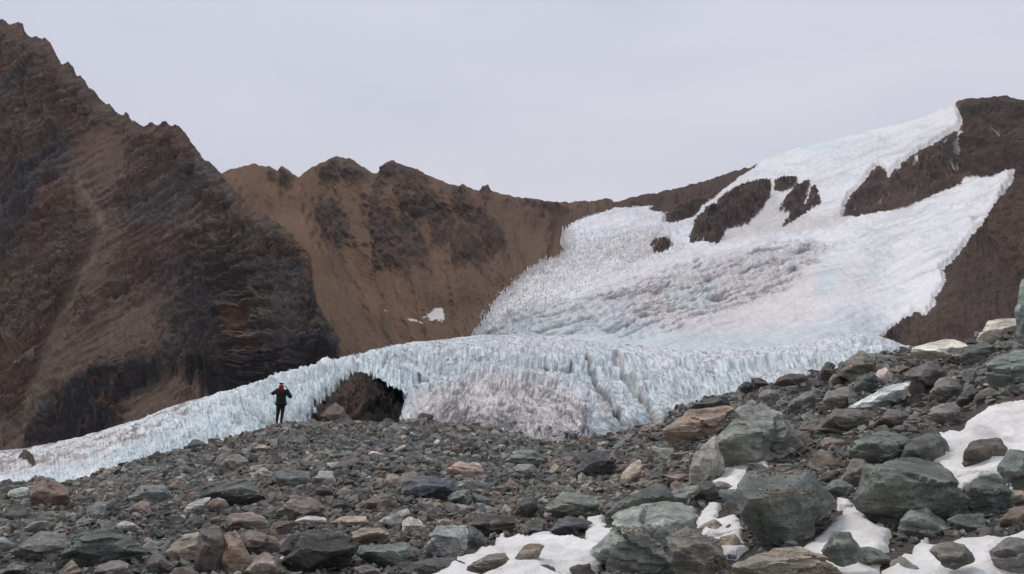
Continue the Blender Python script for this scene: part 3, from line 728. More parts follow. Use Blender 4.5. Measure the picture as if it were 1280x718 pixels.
# ================================================================== LOWER GLACIER
MOR = [(-220, 640), (-60, 612), (0, 606), (36, 606), (50, 600), (75, 606), (90, 604), (130, 590), (165, 578), (180, 574), (230, 562), (270, 556), (310, 543), (340, 533), (365, 529), (390, 529), (430, 527), (470, 528), (500, 531), (530, 526), (560, 531), (600, 536), (650, 543), (665, 553), (700, 553), (740, 548), (780, 542), (800, 534), (830, 528), (850, 510), (880, 500), (920, 490), (960, 480), (1000, 470), (1040, 462), (1070, 446), (1100, 440), (1140, 438), (1200, 432), (1230, 415), (1270, 404), (1290, 392), (1340, 380), (1500, 350)]
CAVE = [(380, 552), (386, 532), (396, 518), (404, 508), (414, 503), (426, 492), (436, 484), (450, 476), (463, 474), (470, 482), (482, 484), (493, 490), (501, 492), (507, 499), (506, 512), (503, 524), (500, 552)]
def build_lobe():
    cols = np.concatenate([np.arange(-260, -14, 5.0), np.arange(-14, 1152, 0.92)])
    nr = 230
    t = np.linspace(0, 1, nr)[:, None]
    crest = interp(CREST, cols); mor = interp(MOR, cols)
    bot = mor + 16
    PX = np.broadcast_to(cols[None, :], (nr, len(cols))).copy()
    PY = bot[None, :] + (crest - bot)[None, :] * t
    Db = sinterp([(-260, 120), (0, 108), (200, 98), (350, 88), (450, 86), (560, 90), (700, 98), (850, 112), (1000, 130), (1150, 160)], cols)
    Dt = Db + sinterp([(-260, 60), (0, 55), (200, 60), (400, 62), (560, 85), (700, 120), (900, 120), (1050, 110), (1150, 90)], cols)
    pw = sinterp([(-260, 1.3), (150, 1.5), (330, 1.9), (500, 1.8), (600, 1.9), (700, 2.2), (800, 2.3), (1000, 2.0)], cols)
    D = Db[None, :] + (Dt - Db)[None, :] * t ** pw
    j = fbm(np.stack([PX / 12, PY / 12, PX * 0], -1), 4, 11)
    D = D + 5 * perlin(np.stack([PX / 70, PY / 40, PX * 0], -1), 3) * np.minimum(1, (1 - t) * 4)
    sdc = poly_sd(PX, PY, CAVE) + 1.8 * perlin(np.stack([PX / 3.0, PY / 22.0, PX * 0], -1), 77) + 1.6 * j
    Dplain = D.copy()
    # hood of ice around the arch
    D = D - 1.5 * np.exp(-((sdc + 12) / 11.0) ** 2) * (sdc < 0)
    D = D + 6.0 * sstep(sdc, -0.5, 3.0)
    # the buttress right of the cave and the bulge
    D = D - 5 * np.exp(-((PX - 485 - (PY - 470) * .1) / 26) ** 2) * sstep(PY, 430, 470) * (sdc < 0)
    bulge = sstep(poly_sd(PX, PY, [(495, 540), (520, 508), (560, 478), (620, 466), (690, 480), (735, 500), (735, 560), (500, 560)]) + 14 * j, -12, 16)
    D = D - 6 * bulge
    P = at(PX, PY, D)
    nrm = grid_normals(at(PX, PY, Dplain))
    if nrm[nr // 2, len(cols) // 2, 1] > 0: nrm = -nrm
    n3 = fbm(P / 1.6, 3, 81)
    gy = .42 + .58 * sstep(PY - crest, 4, 42)
    # flutes: run down the steep face, leaning with the flow right of the cracks
    lean = interp([(0, 0.0), (500, 0.05), (560, -.2), (700, .35), (760, .75), (880, .9), (1000, .4), (1150, .2)], PX)
    X0 = P[..., 0] - (PY - 480) * lean * D / F_PX
    f1, f2, cid = worley(X0 / 1.05 + .35 * n3, P[..., 2] / interp([(480, 2.6), (600, 1.5), (1100, 1.3)], PX) + P[..., 1] / 4.5 + .3 * n3, 15)
    g1, g2, gid = worley(X0 / 3.1 + .3 * n3, P[..., 2] / 3.4 + P[..., 1] / 6, 25)
    smoothm = np.clip(bulge * .75 + .55 * sstep(180 - PX, 0, 120), 0, .85)
    S = (PY + .22 * (PX - 640) * (PX > 560) + .28 * (PX - 200) * (PX < 500)) + 8 * j
    terr = fbm(np.stack([S / 6.5, PX / 60.0, PX * 0], -1), 4, 41, ridged=True)
    cracks = np.zeros(PX.shape)
    for pts, wd in (([(770, 446), (776, 458), (782, 468), (790, 480), (800, 492), (806, 510), (810, 528)], 8), ([(734, 446), (737, 458), (742, 470), (745, 485), (756, 498), (768, 512), (772, 535)], 5.5),
                    ([(560, 452), (600, 455), (660, 458), (700, 458), (716, 463)], 1.6), ([(508, 500), (530, 490), (560, 481), (585, 474)], 2.0), ([(480, 470), (483, 455), (492, 440)], 1.1), ([(880, 440), (890, 446), (902, 452)], 1.6)):
        d = np.full(PX.shape, 1e9)
        for (ax, ay), (bx, by) in zip(pts, pts[1:]):
            ex, ey = bx - ax, by - ay
            tq = np.clip(((PX - ax) * ex + (PY - ay) * ey) / (ex * ex + ey * ey), 0, 1)
            d = np.minimum(d, np.hypot(PX - ax - tq * ex, PY - ay - tq * ey))
        cracks = np.maximum(cracks, 1 - sstep(d + 5.5 * j + 2.4 * n3, wd * .3, wd))
    fade = np.minimum(1, (1 - t) * 3.2 + .10) * interp([(0, .5), (260, .6), (380, 1), (1200, 1)], PX)
    amp_ = interp([(0, .5), (250, .7), (330, 1), (490, 1), (560, .18), (1200, .16)], PX)
    disp = (amp_ * (1.1 * (.6 - f1) + 2.3 * (.65 - g1) + .75 * (cid - .5)) * (1 - smoothm) * fade + .35 * (.6 - f1) * smoothm + .63 * amp_ * terr * (1 - bulge * .7) * fade + .35 * amp_ * n3 + (1.4 + 1.2 * (1 - amp_)) * fbm(P / 13, 3, 55) * fade - (4.5 * amp_ + .5) * cracks)
    disp = disp * (1 - .75 * sstep(sdc, -9, 0))
    slab = worley(P[..., 0] / 2.6 + .4 * n3, P[..., 2] / 6.0 + .2 * n3, 67)
    disp = np.where(sdc > 0, 1.3 * fbm(P / np.array([2.2, 4., 5.0]), 4, 66, ridged=True) + 1.6 * (slab[2] - .5) + .4 * n3, disp)
    P = P + nrm * disp[..., None]
    spike = np.clip(.75 - worley(P[..., 0] / .75, P[..., 1] / 1.4, 35)[0], 0, 1) * (sdc < 0)
    P[..., 2] += spike * (.30 + .2 * j) * amp_ * np.clip((1 - t) * 9, .3, 1) * (1 - .5 * smoothm)
    # icicles and lip
    iso = sstep(PX, 505, 560)
    rr_ = np.hypot(PX - 620, (PY - 640) * 1.25); th_ = np.arctan2(PX - 620, 640 - PY)
    arcs = fbm(np.stack([rr_ / 9.0 + 1.2 * j, th_ * 2.6, PX * 0], -1), 4, 171)
    crumple = fbm(np.stack([(PX - (PY - 480) * lean) / 5.5, (PY - crest) / (4.2 * gy), PX * 0], -1), 4, 172, gain=.6)
    arcm = lines_of(arcs, .02, .12) * (.35 + .65 * bulge)
    P = P + nrm * (iso * (.34 * crumple * fade + .45 * arcs * bulge) - .22 * arcm * iso)[..., None]
    # ---- colours
    ice = alb(172, 183, 194, .60); pale = alb(194, 200, 210, .60); blue = alb(146, 180, 194, .60); dirt = alb(122, 112, 108, .60); pink = alb(180, 174, 178, .60); rock = alb(62, 55, 52)
    C = np.broadcast_to(ice, P.shape).copy()
    C = mixc(C, pale, sstep(fbm(P / 7.0, 4, 91), -.1, .4) * .8)
    C = mixc(C, blue, sstep(fbm(P / np.array([3., 12., 6.]), 4, 95), .0, .45) * (.15 + .22 * sstep(PY, mor - 50, mor - 5) ) )
    C = mixc(C, blue, np.exp(-(((PX - 738) / 14) ** 2 + ((PY - 457) / 7) ** 2)) * .8)
    C = mixc(C, pink, np.clip(bulge * 1.0, 0, 1) * .85)
    C = mixc(C, pink, sstep(260 - PX, 0, 160) * sstep(crest + 45 - PY, 0, 20) * .5)
    lines = lines_of(fbm(np.stack([(PY + .33 * PX + 5 * j) / 8.0, PX / 110.0, PX * 0], -1), 3, 141), .03, .12)
    C = mixc(C, alb(120, 112, 112, .6), lines * 1.3 * (1 - sstep(PX, 270, 350)) * sstep(crest + 42 - PY, 0, 20) * .7)
    tl = lines_of(fbm(np.stack([S / 9.0, PX / 40.0, PX * 0], -1), 4, 147), .02, .10) * sstep(fbm(np.stack([PX / 30, PY / 12, PX * 0], -1), 3, 149), -.2, .15)
    C = mixc(C, alb(112, 112, 116, .6), tl * .6 * (PX > 440))
    spots = sstep(fbm(np.stack([PX / 3.2, PY / 2.4, PX * 0], -1), 3, 151), .18, .45)
    C = mixc(C, dirt, spots * sstep(poly_sd(PX, PY, [(560, 448), (700, 455), (770, 440), (830, 520), (800, 545), (735, 535), (700, 500), (600, 470)]) + 10 * j, -10, 14) * .55)
    C = mixc(C, alb(128, 122, 122, .6), spots * bulge * .6)
    C = mixc(C, alb(100, 88, 80, .6), sstep(poly_sd(PX, PY, [(735, 480), (750, 474), (766, 500), (778, 530), (764, 540), (748, 520)]) + 6 * j, -3, 8) * (.45 + .5 * sstep(n3, -.2, .3)))
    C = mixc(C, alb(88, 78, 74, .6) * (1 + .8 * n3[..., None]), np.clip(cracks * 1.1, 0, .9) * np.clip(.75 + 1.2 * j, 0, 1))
    fl_ = fbm(np.stack([(PX - (PY - 480) * lean) / 2.4, (PY - crest) / ((9.0 - 4.5 * iso) * gy), PX * 0], -1), 4, 161)  # vertical streaks put the shade between the flutes into the ice colour
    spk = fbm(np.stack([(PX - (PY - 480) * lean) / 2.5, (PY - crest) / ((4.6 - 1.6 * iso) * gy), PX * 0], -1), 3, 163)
    C = mixc(C, alb(104, 110, 118, .6), sstep(spk, .10, .42) * (.62 - .2 * smoothm) * (1 - .3 * sstep(260 - PX, 0, 100)))  # dark speckle: small shadows of the rough ice painted into its colour
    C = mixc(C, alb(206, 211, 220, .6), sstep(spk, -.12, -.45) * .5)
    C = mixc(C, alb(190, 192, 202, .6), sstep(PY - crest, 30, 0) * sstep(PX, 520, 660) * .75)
    C = mixc(C, alb(112, 120, 128, .6), sstep(crumple, -.02, .34) * iso * (.78 - .3 * bulge))  # dark shading of the crumpled ice, put into its colour
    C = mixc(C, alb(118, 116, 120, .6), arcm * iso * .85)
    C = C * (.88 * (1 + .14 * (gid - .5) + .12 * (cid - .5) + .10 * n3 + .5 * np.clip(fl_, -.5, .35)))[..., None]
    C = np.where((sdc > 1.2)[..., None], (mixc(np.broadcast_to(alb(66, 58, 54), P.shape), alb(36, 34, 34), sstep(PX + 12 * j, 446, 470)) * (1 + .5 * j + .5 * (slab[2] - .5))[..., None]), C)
    rockp = poly_sd(PX, PY, [(22, 574), (28, 568), (36, 567), (42, 574), (46, 582), (44, 588), (34, 582), (24, 580)]) + 2 * j
    rmask = rockp > 0
    C = np.where(rmask[..., None], alb(70, 62, 58) * (1 + .4 * n3)[..., None], C)
    P = P + nrm * (np.clip(rockp, 0, 3) * .25)[..., None]
    P0 = P
    P, C = add_back_rows(P, C, n=5, drop=.35, step=4)
    nrr, ncc = P.shape[:2]
    F = grid_faces(nrr, ncc)[:, ::-1]
    cls = np.zeros((nrr, ncc), int); cls[:nr] = np.where(rmask, 2, np.where(sdc > 1.2, 1, 0))
    fc = cls.reshape(-1)[F]; fcls = np.where((fc == 0).sum(1) >= 2, 0, fc.max(1))
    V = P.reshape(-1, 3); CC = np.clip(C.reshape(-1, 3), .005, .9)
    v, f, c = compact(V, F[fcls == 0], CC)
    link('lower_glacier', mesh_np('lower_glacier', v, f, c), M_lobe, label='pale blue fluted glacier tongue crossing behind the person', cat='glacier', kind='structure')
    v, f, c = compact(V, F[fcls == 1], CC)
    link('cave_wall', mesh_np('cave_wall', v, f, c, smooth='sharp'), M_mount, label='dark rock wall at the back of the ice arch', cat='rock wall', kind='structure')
    v, f, c = compact(V, F[fcls == 2], CC)
    link('rock_outcrop', mesh_np('tongue_rock', v, f, c), M_mount, label='small brown rock poking through the glacier tongue at far left', cat='rock outcrop')
    return P0, PX, PY, sdc, smoothm, rmask, cracks, C[:nr]
LB = build_lobe()

# ================================================================== MORAINE GROUND
CR_A, CR_E = px2ae(np.array([p[0] for p in MOR], float), np.array([p[1] + 1.5 for p in MOR], float))
CR_D = interp([(-220, 30), (0, 32), (60, 30), (180, 36), (340, 45), (430, 44), (530, 41), (650, 38), (700, 36), (780, 33), (860, 29), (1040, 27), (1200, 25), (1280, 22), (1500, 20)], [p[0] for p in MOR])
def ground_z(x, y, lumps=1.0):
    x = np.asarray(x, float); y = np.asarray(y, float)
    yy = np.maximum(y, 4.0)
    a = np.clip(x / yy, -.85, .85)
    ec = np.interp(a, CR_A, CR_E); dc = np.interp(a, CR_A, CR_D)
    zc = ec * dc
    z0 = -1.62 + 0.10 * sstep(a, .15, .45)
    k = (zc - z0) / (dc - 8.0)
    z = z0 + k * (np.minimum(yy, dc) - 8.0)
    z = np.where(yy > dc, zc + (ec - .30) * (yy - dc), z)
    z = np.where(y < 8, z0 + np.minimum(k, 0) * 0 + (np.maximum(yy, 4) - 8) * np.clip(k, -.05, .12), z)
    amp = .16 * np.clip((dc - y) / 8, .15, 1) * np.clip((y - 5) / 4, .2, 1)
    z = z + lumps * amp * fbm(np.stack([x / 2.6, y / 3.2, x * 0], -1), 4, 301)
    return z

def ray_ground(px, py, lift=0.0, lumps=1.0):
    """distance along each sight line to the moraine (first crossing)"""
    a, e = px2ae(px, py)
    a = np.atleast_1d(a); e = np.atleast_1d(e)
    Ds = np.geomspace(4.5, 70, 260)
    lf = np.broadcast_to(np.asarray(lift, float), a.shape)
    h = e[:, None] * Ds[None] - ground_z(a[:, None] * Ds[None], np.broadcast_to(Ds[None], (len(a), len(Ds))), lumps) - lf[:, None]
    below = h < 0
    k = np.argmax(below, 1); k = np.where(below.any(1), np.maximum(k, 1), -1)
    res = np.zeros(len(a))
    for i in range(len(a)):
        if k[i] < 0:
            res[i] = Ds[np.argmin(h[i])]
        else:
            h0, h1 = h[i, k[i] - 1], h[i, k[i]]
            res[i] = Ds[k[i] - 1] + (Ds[k[i]] - Ds[k[i] - 1]) * (h0 / (h0 - h1 + 1e-9) if h0 > 0 else 0)
    return res

ga = np.linspace(-.95, .95, 560)
gd = np.concatenate([np.linspace(1.0, 7, 14), np.geomspace(7.2, 60, 330), np.geomspace(62, 86, 14)])
GA, GD = np.meshgrid(ga, gd)
GX, GY = GA * GD, GD
GZ = ground_z(GX, GY)
GZ = GZ + .03 * fbm(np.stack([GX * 3, GY * 3, GX * 0], -1), 3, 311)
Pg = np.stack([GX, GY, GZ], -1)
# underfoot and behind the camera the slope just goes on
back = Pg[0].copy(); rows = [back + np.array([0, -d, 0]) * 1.0 for d in (12, 6, 2)]
Pg = np.concatenate([np.stack(rows), Pg], 0)
link('ground', mesh_np('ground', Pg, grid_faces(*Pg.shape[:2])), M_ground, label='grey brown moraine slope of rock debris', cat='ground', kind='structure')
# valley floor under everything, out to the horizon
vv = []
rr = [0.5, 60, 130, 260, 500, 1200, 2400, 4000]
for r in rr:
    for q in range(48):
        th = q / 48 * 2 * math.pi
        x, y = r * math.sin(th), r * math.cos(th)
        vv.append((x, y, -24 - (0.02 * r if r < 500 else 10) + 3 * math.sin(x * .01) * math.cos(y * .013)))
ff = [(i * 48 + q, i * 48 + (q + 1) % 48, (i + 1) * 48 + (q + 1) % 48, (i + 1) * 48 + q) for i in range(len(rr) - 1) for q in range(48)]
link('valley_floor', mesh_np('valley_floor', vv, np.array(ff)[:, ::-1]), M_ground, label='stony valley floor far below the moraine', cat='ground', kind='structure')

# ================================================================== ROCK MESHES
def ico_dirs(sub):
    bm = bmesh.new(); bmesh.ops.create_icosphere(bm, subdivisions=sub, radius=1)
    V = np.array([v.co[:] for v in bm.verts]); F = np.array([[v.index for v in f.verts] for f in bm.faces])
    bm.free(); V /= np.linalg.norm(V, axis=1)[:, None]
    return V, F
ICO = {s: ico_dirs(s) for s in (2, 3, 4, 5)}

def facet_disp(V, seed, cells, amp, tiltamp, stretch=(1, 1, 1)):
    """break a surface into many small planar facets at slightly different levels, as fractured rock is"""
    R = np.random.RandomState(seed)
    rr = np.linalg.norm(V, axis=1)
    pick_ = V[R.choice(len(V), cells)] * R.uniform(.92, 1.05, (cells, 1))
    st = np.array(stretch, float)
    Rm = np.array(Euler((R.uniform(-.6, .6), R.uniform(-.6, .6), R.uniform(0, 3))).to_matrix())
    A = (V @ Rm) * st; Bp = (pick_ @ Rm) * st
    A = A + .05 * np.stack([perlin(V * 5 + k * 9.1 + seed, 3) for k in range(3)], -1)
    d2 = (A ** 2).sum(1)[:, None] + (Bp ** 2).sum(1)[None] - 2 * A @ Bp.T
    k = d2.argmin(1)
    lvl = R.uniform(-1, .35, cells)[k]
    tv = R.normal(size=(cells, 3))[k]
    return amp * lvl + tiltamp * ((V - pick_[k]) * tv).sum(1)

def rock_from_planes(Nn, dd, sub, seed, sharp=26, rough=.05, scale=np.ones(3), ncut=5):
    dirs, F = ICO[sub]
    R = np.random.RandomState(seed + 5)
    # a few clean breaks knock the corners off
    extra = R.normal(size=(ncut, 3)); extra /= np.linalg.norm(extra, axis=1)[:, None]
    sup = np.array([(1 / np.clip((dirs @ Nn.T / dd[None]).max(1), 1e-6, None) * (dirs @ n)).max() for n in extra])
    Nn = np.concatenate([Nn, extra]); dd = np.concatenate([dd, sup * R.uniform(.82, .98, ncut)])
    q = (dirs @ Nn.T) / dd[None]
    r = 1 / q.max(1)
    V = dirs * r[:, None]
    off = np.array([seed * 1.37, seed * .71, seed * 2.13])
    disp = facet_disp(V, seed, 11, rough * 1.2, rough * 2.6, (1, 1, 1.5)) + facet_disp(V, seed + 1, 60, rough * .55, rough * 1.6, (1, 1, 2.2))
    if sub >= 4: disp += facet_disp(V, seed + 2, 280, rough * .2, rough * 1.0, (1, 1, 2.0))
    disp = disp + fbm(V * 2.0 + off, 3, 401, ridged=True) * rough * .3 + fbm(V * 7.5 + off, 4, 411) * rough * .22
    V = V + dirs * disp[:, None]
    return V * scale, F

def random_planes(R, n=9):
    pts = R.normal(size=(n + 4, 3)); pts /= np.linalg.norm(pts, axis=1)[:, None]
    pts *= R.uniform(.75, 1.0, (len(pts), 1))
    return pts

def random_rock(seed, sub, aspect=(1, .8, .6), npts=6):
    R = np.random.RandomState(seed)
    while True:
        Nn, dd = hull_planes(random_planes(R, npts))
        if dd.min() > .22: break
    V, F = rock_from_planes(Nn, dd, sub, seed, rough=.045, ncut=3)
    V = V - (V.max(0) + V.min(0)) / 2
    V = V / np.abs(V).max(0) * .5 * np.array(aspect)
    return V, F

def hull_rock(seed, aspect, npts=12):
    """plain angular chip: the convex hull of a few random points, 12 to 30 triangles"""
    R = np.random.RandomState(seed)
    bm = bmesh.new()
    p = R.normal(size=(npts, 3)); p /= np.linalg.norm(p, axis=1)[:, None]; p *= R.uniform(.7, 1, (npts, 1))
    for q in p: bm.verts.new(q)
    res = bmesh.ops.convex_hull(bm, input=bm.verts)
    bmesh.ops.delete(bm, geom=[v for v in bm.verts if not v.link_faces], context='VERTS')
    bmesh.ops.triangulate(bm, faces=bm.faces)
    bm.verts.index_update()
    V = np.array([v.co[:] for v in bm.verts]); F = np.array([[v.index for v in f.verts] for f in bm.faces]); bm.free()
    V = V - (V.max(0) + V.min(0)) / 2
    return V / np.abs(V).max(0) * .5 * np.array(aspect), F

def hull_planes(pts):
    bm = bmesh.new()
    for p in pts: bm.verts.new(p)
    res = bmesh.ops.convex_hull(bm, input=bm.verts)
    bm.normal_update()
    Ns, ds = [], []
    for f in bm.faces:
        n = np.array(f.normal[:]); d = float(n @ np.array(f.verts[0].co[:]))
        if d < 0: n, d = -n, -d
        if d < 1e-3 or f.calc_area() < 1e-5: continue
        Ns.append(n); ds.append(d)
    bm.free()
    return np.array(Ns), np.array(ds)

ROCKCOL = {'dark': (66, 67, 66), 'black': (50, 50, 50), 'green': (86, 94, 90), 'dgreen': (70, 77, 74), 'grey': (94, 93, 91), 'lgrey': (116, 118, 116), 'blue': (90, 95, 98),
           'brown': (94, 85, 79), 'dbrown': (74, 69, 66), 'tan': (124, 114, 103), 'pink': (110, 99, 93), 'rust': (108, 90, 79), 'pale': (142, 140, 134), 'olive': (92, 90, 83), 'dblue': (68, 72, 78)}
placed = []      # (cx, cy, half w, half h, phrase) in photo pixels, for spacing and for naming neighbours
GROUP_R = None
def hero(label, colr, pts, ridge=None, D=None, sub=4, lift=0.0, name='boulder', cat='boulder', phrase=None, rough=.05, tilt=.45, thick=.6, bulge=.28):
    rough *= .78
    pts = np.array(pts, float)
    x0, y0 = pts.min(0); x1, y1 = pts.max(0)
    w, h = x1 - x0, y1 - y0
    if D is None:
        yb = min(y1, 722)
        D = float(ray_ground([(x0 + x1) / 2], [yb - .04 * h], lift)[0])
    Wm = w * D / F_PX; Hm = h * D / F_PX
    dep = min(Wm, 1.6 * Hm)
    cx, cy = pts.mean(0)
    # keep only the corners that matter: straight breaks between them
    while len(pts) > 6 + (w > 110):
        ar = [abs(np.cross(pts[(k + 1) % len(pts)] - pts[k - 1], pts[k] - pts[k - 1])) for k in range(len(pts))]
        pts = np.delete(pts, int(np.argmin(ar)), 0)
    def depth(py, extra=0): return D + tilt * dep * np.clip((y1 - py) / h, 0, 1) + extra
    P = [at(p[0], p[1], depth(p[1])) for p in pts]
    for p in pts:
        if p[1] > cy + .1 * h: P.append(at(p[0] * .92 + cx * .08, p[1] + .16 * h, D + .1 * dep))
    if ridge is None:
        R = np.random.RandomState(int(x0 * 7 + y0))
        ridge = [(x0 + w * R.uniform(.22, .4), y0 + h * R.uniform(.36, .55)), (x0 + w * R.uniform(.6, .8), y0 + h * R.uniform(.4, .6)), (x0 + w * R.uniform(.4, .6), y0 + h * .85)]
    for p in ridge: P.append(at(p[0], p[1], D - bulge * dep + tilt * .35 * dep * (y1 - p[1]) / h))
    for p in pts:
        q = p * .8 + np.array([cx, cy]) * .2
        P.append(at(q[0], q[1] + .05 * h, depth(p[1]) + thick * dep))
    P = np.array(P)
    c = (P.min(0) + P.max(0)) / 2
    half = (P.max(0) - P.min(0)) / 2
    Pn = (P - c) / half
    Nn, dd = hull_planes(Pn)
    seed = int(x0 * 3 + y0 * 5) % 9973
    # broad cleavage faces: a top that catches the sky, a front or two that lean over
    Rc = np.random.RandomState(seed)
    cuts = [((Rc.uniform(-.5, .5), -.45, 1.0), .74), ((-.5 + Rc.uniform(-.25, .25), -1, -.5), .66), ((.65 + Rc.uniform(-.2, .2), -1, Rc.uniform(-.6, 0)), .68), ((Rc.choice([-1, 1]), -.5, .6), .82), ((0, -1, -.1), .74)]
    for n_, fr in cuts:
        n_ = np.array(n_, float); n_ /= np.linalg.norm(n_)
        Nn = np.concatenate([Nn, [n_]]); dd = np.append(dd, (Pn @ n_).max() * (fr + Rc.uniform(-.05, .06)))
    # keep the noise isotropic in metres: scale it by the mean half size
    V, F = rock_from_planes(Nn, dd, sub, seed, rough=rough, ncut=2)
    V = V * half
    # trimmed faces narrow a rock: bring its width and its top back to what was measured
    qx, qy = xyz2px(V + c)
    V[:, 0] *= np.clip(w / (qx.max() - qx.min()), .9, 1.35)
    qx, qy = xyz2px(V + c)
    up_ = (qy.min() - y0) * D / F_PX
    V[:, 2] = V[:, 2] * (1 + np.clip(up_ / max(V[:, 2].max(), 1e-3), -.2, .5) * (V[:, 2] > 0))
    c[0] += ((x0 + x1) / 2 - (qx.max() + qx.min()) / 2) * D / F_PX
    me = mesh_np('boulder', V, F, smooth='sharp')
    o = link(name, me, M_rock, label=label, cat=cat)
    o.location = c
    desat = lambda c_: c_ * .72 + c_.mean() * .28
    cc = alb(*ROCKCOL[colr], k=.56) if isinstance(colr, str) else alb(*colr, k=.56)
    cc = desat(cc)
    o.color = (*cc, 1)
    placed.append((cx, (y0 + y1) / 2, w / 2, h / 2, phrase))
    return o, D

# ================================================================== SNOW PATCHES
SNOWP = []
def snow_patch(label, poly, thick=.16, dirty=0.0):
    pts = np.array(poly, float)
    SNOWP.append(pts)
    # the outline laid out on the ground itself
    D = ray_ground(pts[:, 0], pts[:, 1], thick * .6, lumps=0.0)
    a, e = px2ae(pts[:, 0], pts[:, 1])
    G = np.stack([a * D, D], -1)
    lo, hi = G.min(0) - .15, G.max(0) + .15
    st = max(.035, float(max(hi - lo)) / 170)
    X, Y = np.meshgrid(np.arange(lo[0], hi[0], st), np.arange(lo[1], hi[1], st))
    sd = _poly_sd(X, Y, G)
    cusp = worley(X / .33, Y / .5, 7)[0]
    sd = sd - .02 + .11 * fbm(np.stack([X * 2.2, Y * 2.2, X * 0], -1), 3, 501) + .07 * fbm(np.stack([X * 8, Y * 5, X * 0], -1), 3, 503) + .03 * (.5 - cusp)
    g0 = ground_z(X, Y, .9)
    # sun cups with thin crests between them
    c1 = worley(X / .62 + .3 * perlin(np.stack([X, Y, X * 0], -1), 9), Y / .8, 3)
    cups = np.minimum(c1[1] - c1[0], .5)
    Z = g0 + thick * (.12 * sstep(sd, -.02, .05) + .88 * sstep(sd, 0, 1.1)) + .03 + .05 * fbm(np.stack([X / .9, Y / .9, X * 0], -1), 3, 511) - .065 * np.sqrt(np.clip(cups, 0, .5) * 2) + .05
    Z = np.where(sd < 0, g0 - .15, Z)
    P = np.stack([X, Y, Z], -1)
    F = grid_faces(*X.shape)
    keep = (sd.reshape(-1)[F] > -.09).all(1)
    base = alb(220, 221, 227, .76); gr = alb(150, 146, 142, .8)
    C = np.broadcast_to(base, P.shape).copy()
    dn = sstep(fbm(np.stack([X / .9, Y / .9, X * 0], -1), 4, 521), .0, .5)
    C = mixc(C, gr, np.clip(dn * (.16 + dirty) + np.exp(-(np.maximum(sd, 0) / .07)) * .2, 0, .9))
    v, f, c = compact(P.reshape(-1, 3), F[keep], C.reshape(-1, 3))
    return link('snow_patch', mesh_np('snow_patch', v, f, c), M_snow, label=label, cat='snow patch', group='old snow patches between the boulders')

snow_patch('long snow patch with a jagged upper edge at the bottom middle', [(540, 716), (567, 703), (587, 686), (607, 681), (614, 673), (621, 666), (624, 668), (628, 664), (631, 669), (640, 668), (649, 666), (662, 666), (683, 661), (696, 665), (712, 666), (723, 664), (730, 655), (738, 647), (748, 642), (755, 638), (757, 645), (763, 651), (777, 651), (760, 672), (750, 690), (748, 726), (520, 730)], thick=.12)
snow_patch('grey sloping snow tongue under the largest grey boulder', [(886, 603), (905, 589), (923, 575), (958, 575), (962, 587), (940, 602), (918, 618), (905, 612)], thick=.1, dirty=.3)
snow_patch('small bright snow patch left of the huge green boulder', [(866, 640), (880, 632), (898, 619), (903, 637), (912, 635), (922, 634), (928, 652), (915, 660), (903, 664), (885, 664), (874, 660)], thick=.12)
snow_patch('narrow snow strip in front of the huge green boulder', [(884, 672), (905, 668), (933, 661), (944, 676), (925, 684), (903, 687)], thick=.08)
snow_patch('grey hollowed snow between the two largest green boulders', [(990, 690), (1002, 676), (1035, 657), (1043, 640), (1046, 625), (1066, 622), (1072, 640), (1088, 655), (1120, 664), (1112, 690), (1090, 724), (1000, 724)], thick=.1, dirty=.45)
snow_patch('bright peaked snow sheet at the bottom right corner', [(1076, 726), (1090, 714), (1118, 690), (1140, 676), (1147, 671), (1154, 664), (1160, 672), (1175, 671), (1194, 669), (1230, 669), (1258, 667), (1275, 662), (1295, 656), (1295, 726)], thick=.14)
snow_patch('forked snow patch over the small angular green boulder at right', [(1180, 594), (1205, 588), (1232, 578), (1253, 569), (1258, 585), (1268, 614), (1262, 616), (1241, 592), (1222, 603), (1199, 616)], thick=.1)
snow_patch('broad smooth snow mound with grey dirt at the right edge', [(1118, 546), (1140, 540), (1165, 534), (1180, 533), (1196, 525), (1212, 514), (1228, 505), (1255, 496), (1300, 486), (1300, 578), (1240, 580), (1186, 580), (1170, 560), (1140, 556)], thick=.35, dirty=.35)

# ================================================================== NAMED BOULDERS
H = hero
H('rusty square-faced boulder on the left edge of the slope', (104, 88, 80), [(36,612),(43,604),(50,598),(62,602),(74,607),(87,611),(88,629),(79,637),(57,634),(35,630)], [(42,617),(70,618),(80,620)], phrase='the rusty square boulder', thick=.8)
H('dark grey slab-like boulder low at the left, undercut in front', 'grey', [(9,692),(25,677),(50,664),(82,666),(89,679),(67,694),(25,702)], [(30,688),(62,684)], phrase='the undercut dark slab at left')
H('large dark green boulder with a tan left flank at lower left', 'dgreen', [(72,701),(90,680),(107,664),(125,661),(139,661),(161,666),(175,678),(185,694),(173,708),(140,712),(99,711)], [(108,672),(150,690)], phrase='the dark green boulder at lower left', sub=5)
H('small light blue-grey block right of the dark green boulder', 'lgrey', [(145,655),(157,651),(178,661),(170,667),(150,665)], phrase='the light blue-grey block', sub=3)
H('flat grey slab with a dark left end, right of the rusty boulder', 'blue', [(159,619),(172,606),(195,606),(222,625),(205,632),(165,630)], [(165,618),(205,620)], phrase='the flat grey slab')
H('rock with a tan top and dark right side at lower left', 'tan', [(206,693),(218,678),(232,668),(250,665),(256,690),(235,706)], [(240,690)], phrase='the tan-topped rock')
H('tall dark boulder cut by the bottom edge, left of the rust one', 'dbrown', [(243,722),(245,690),(250,662),(262,654),(276,660),(284,690),(282,724)], phrase='the tall dark boulder at the bottom', bulge=.2)
H('dark brown triangular stone at the bottom left', 'dbrown', [(179,716),(188,698),(196,689),(207,697),(216,710),(214,724),(182,724)], phrase='the brown triangular stone')
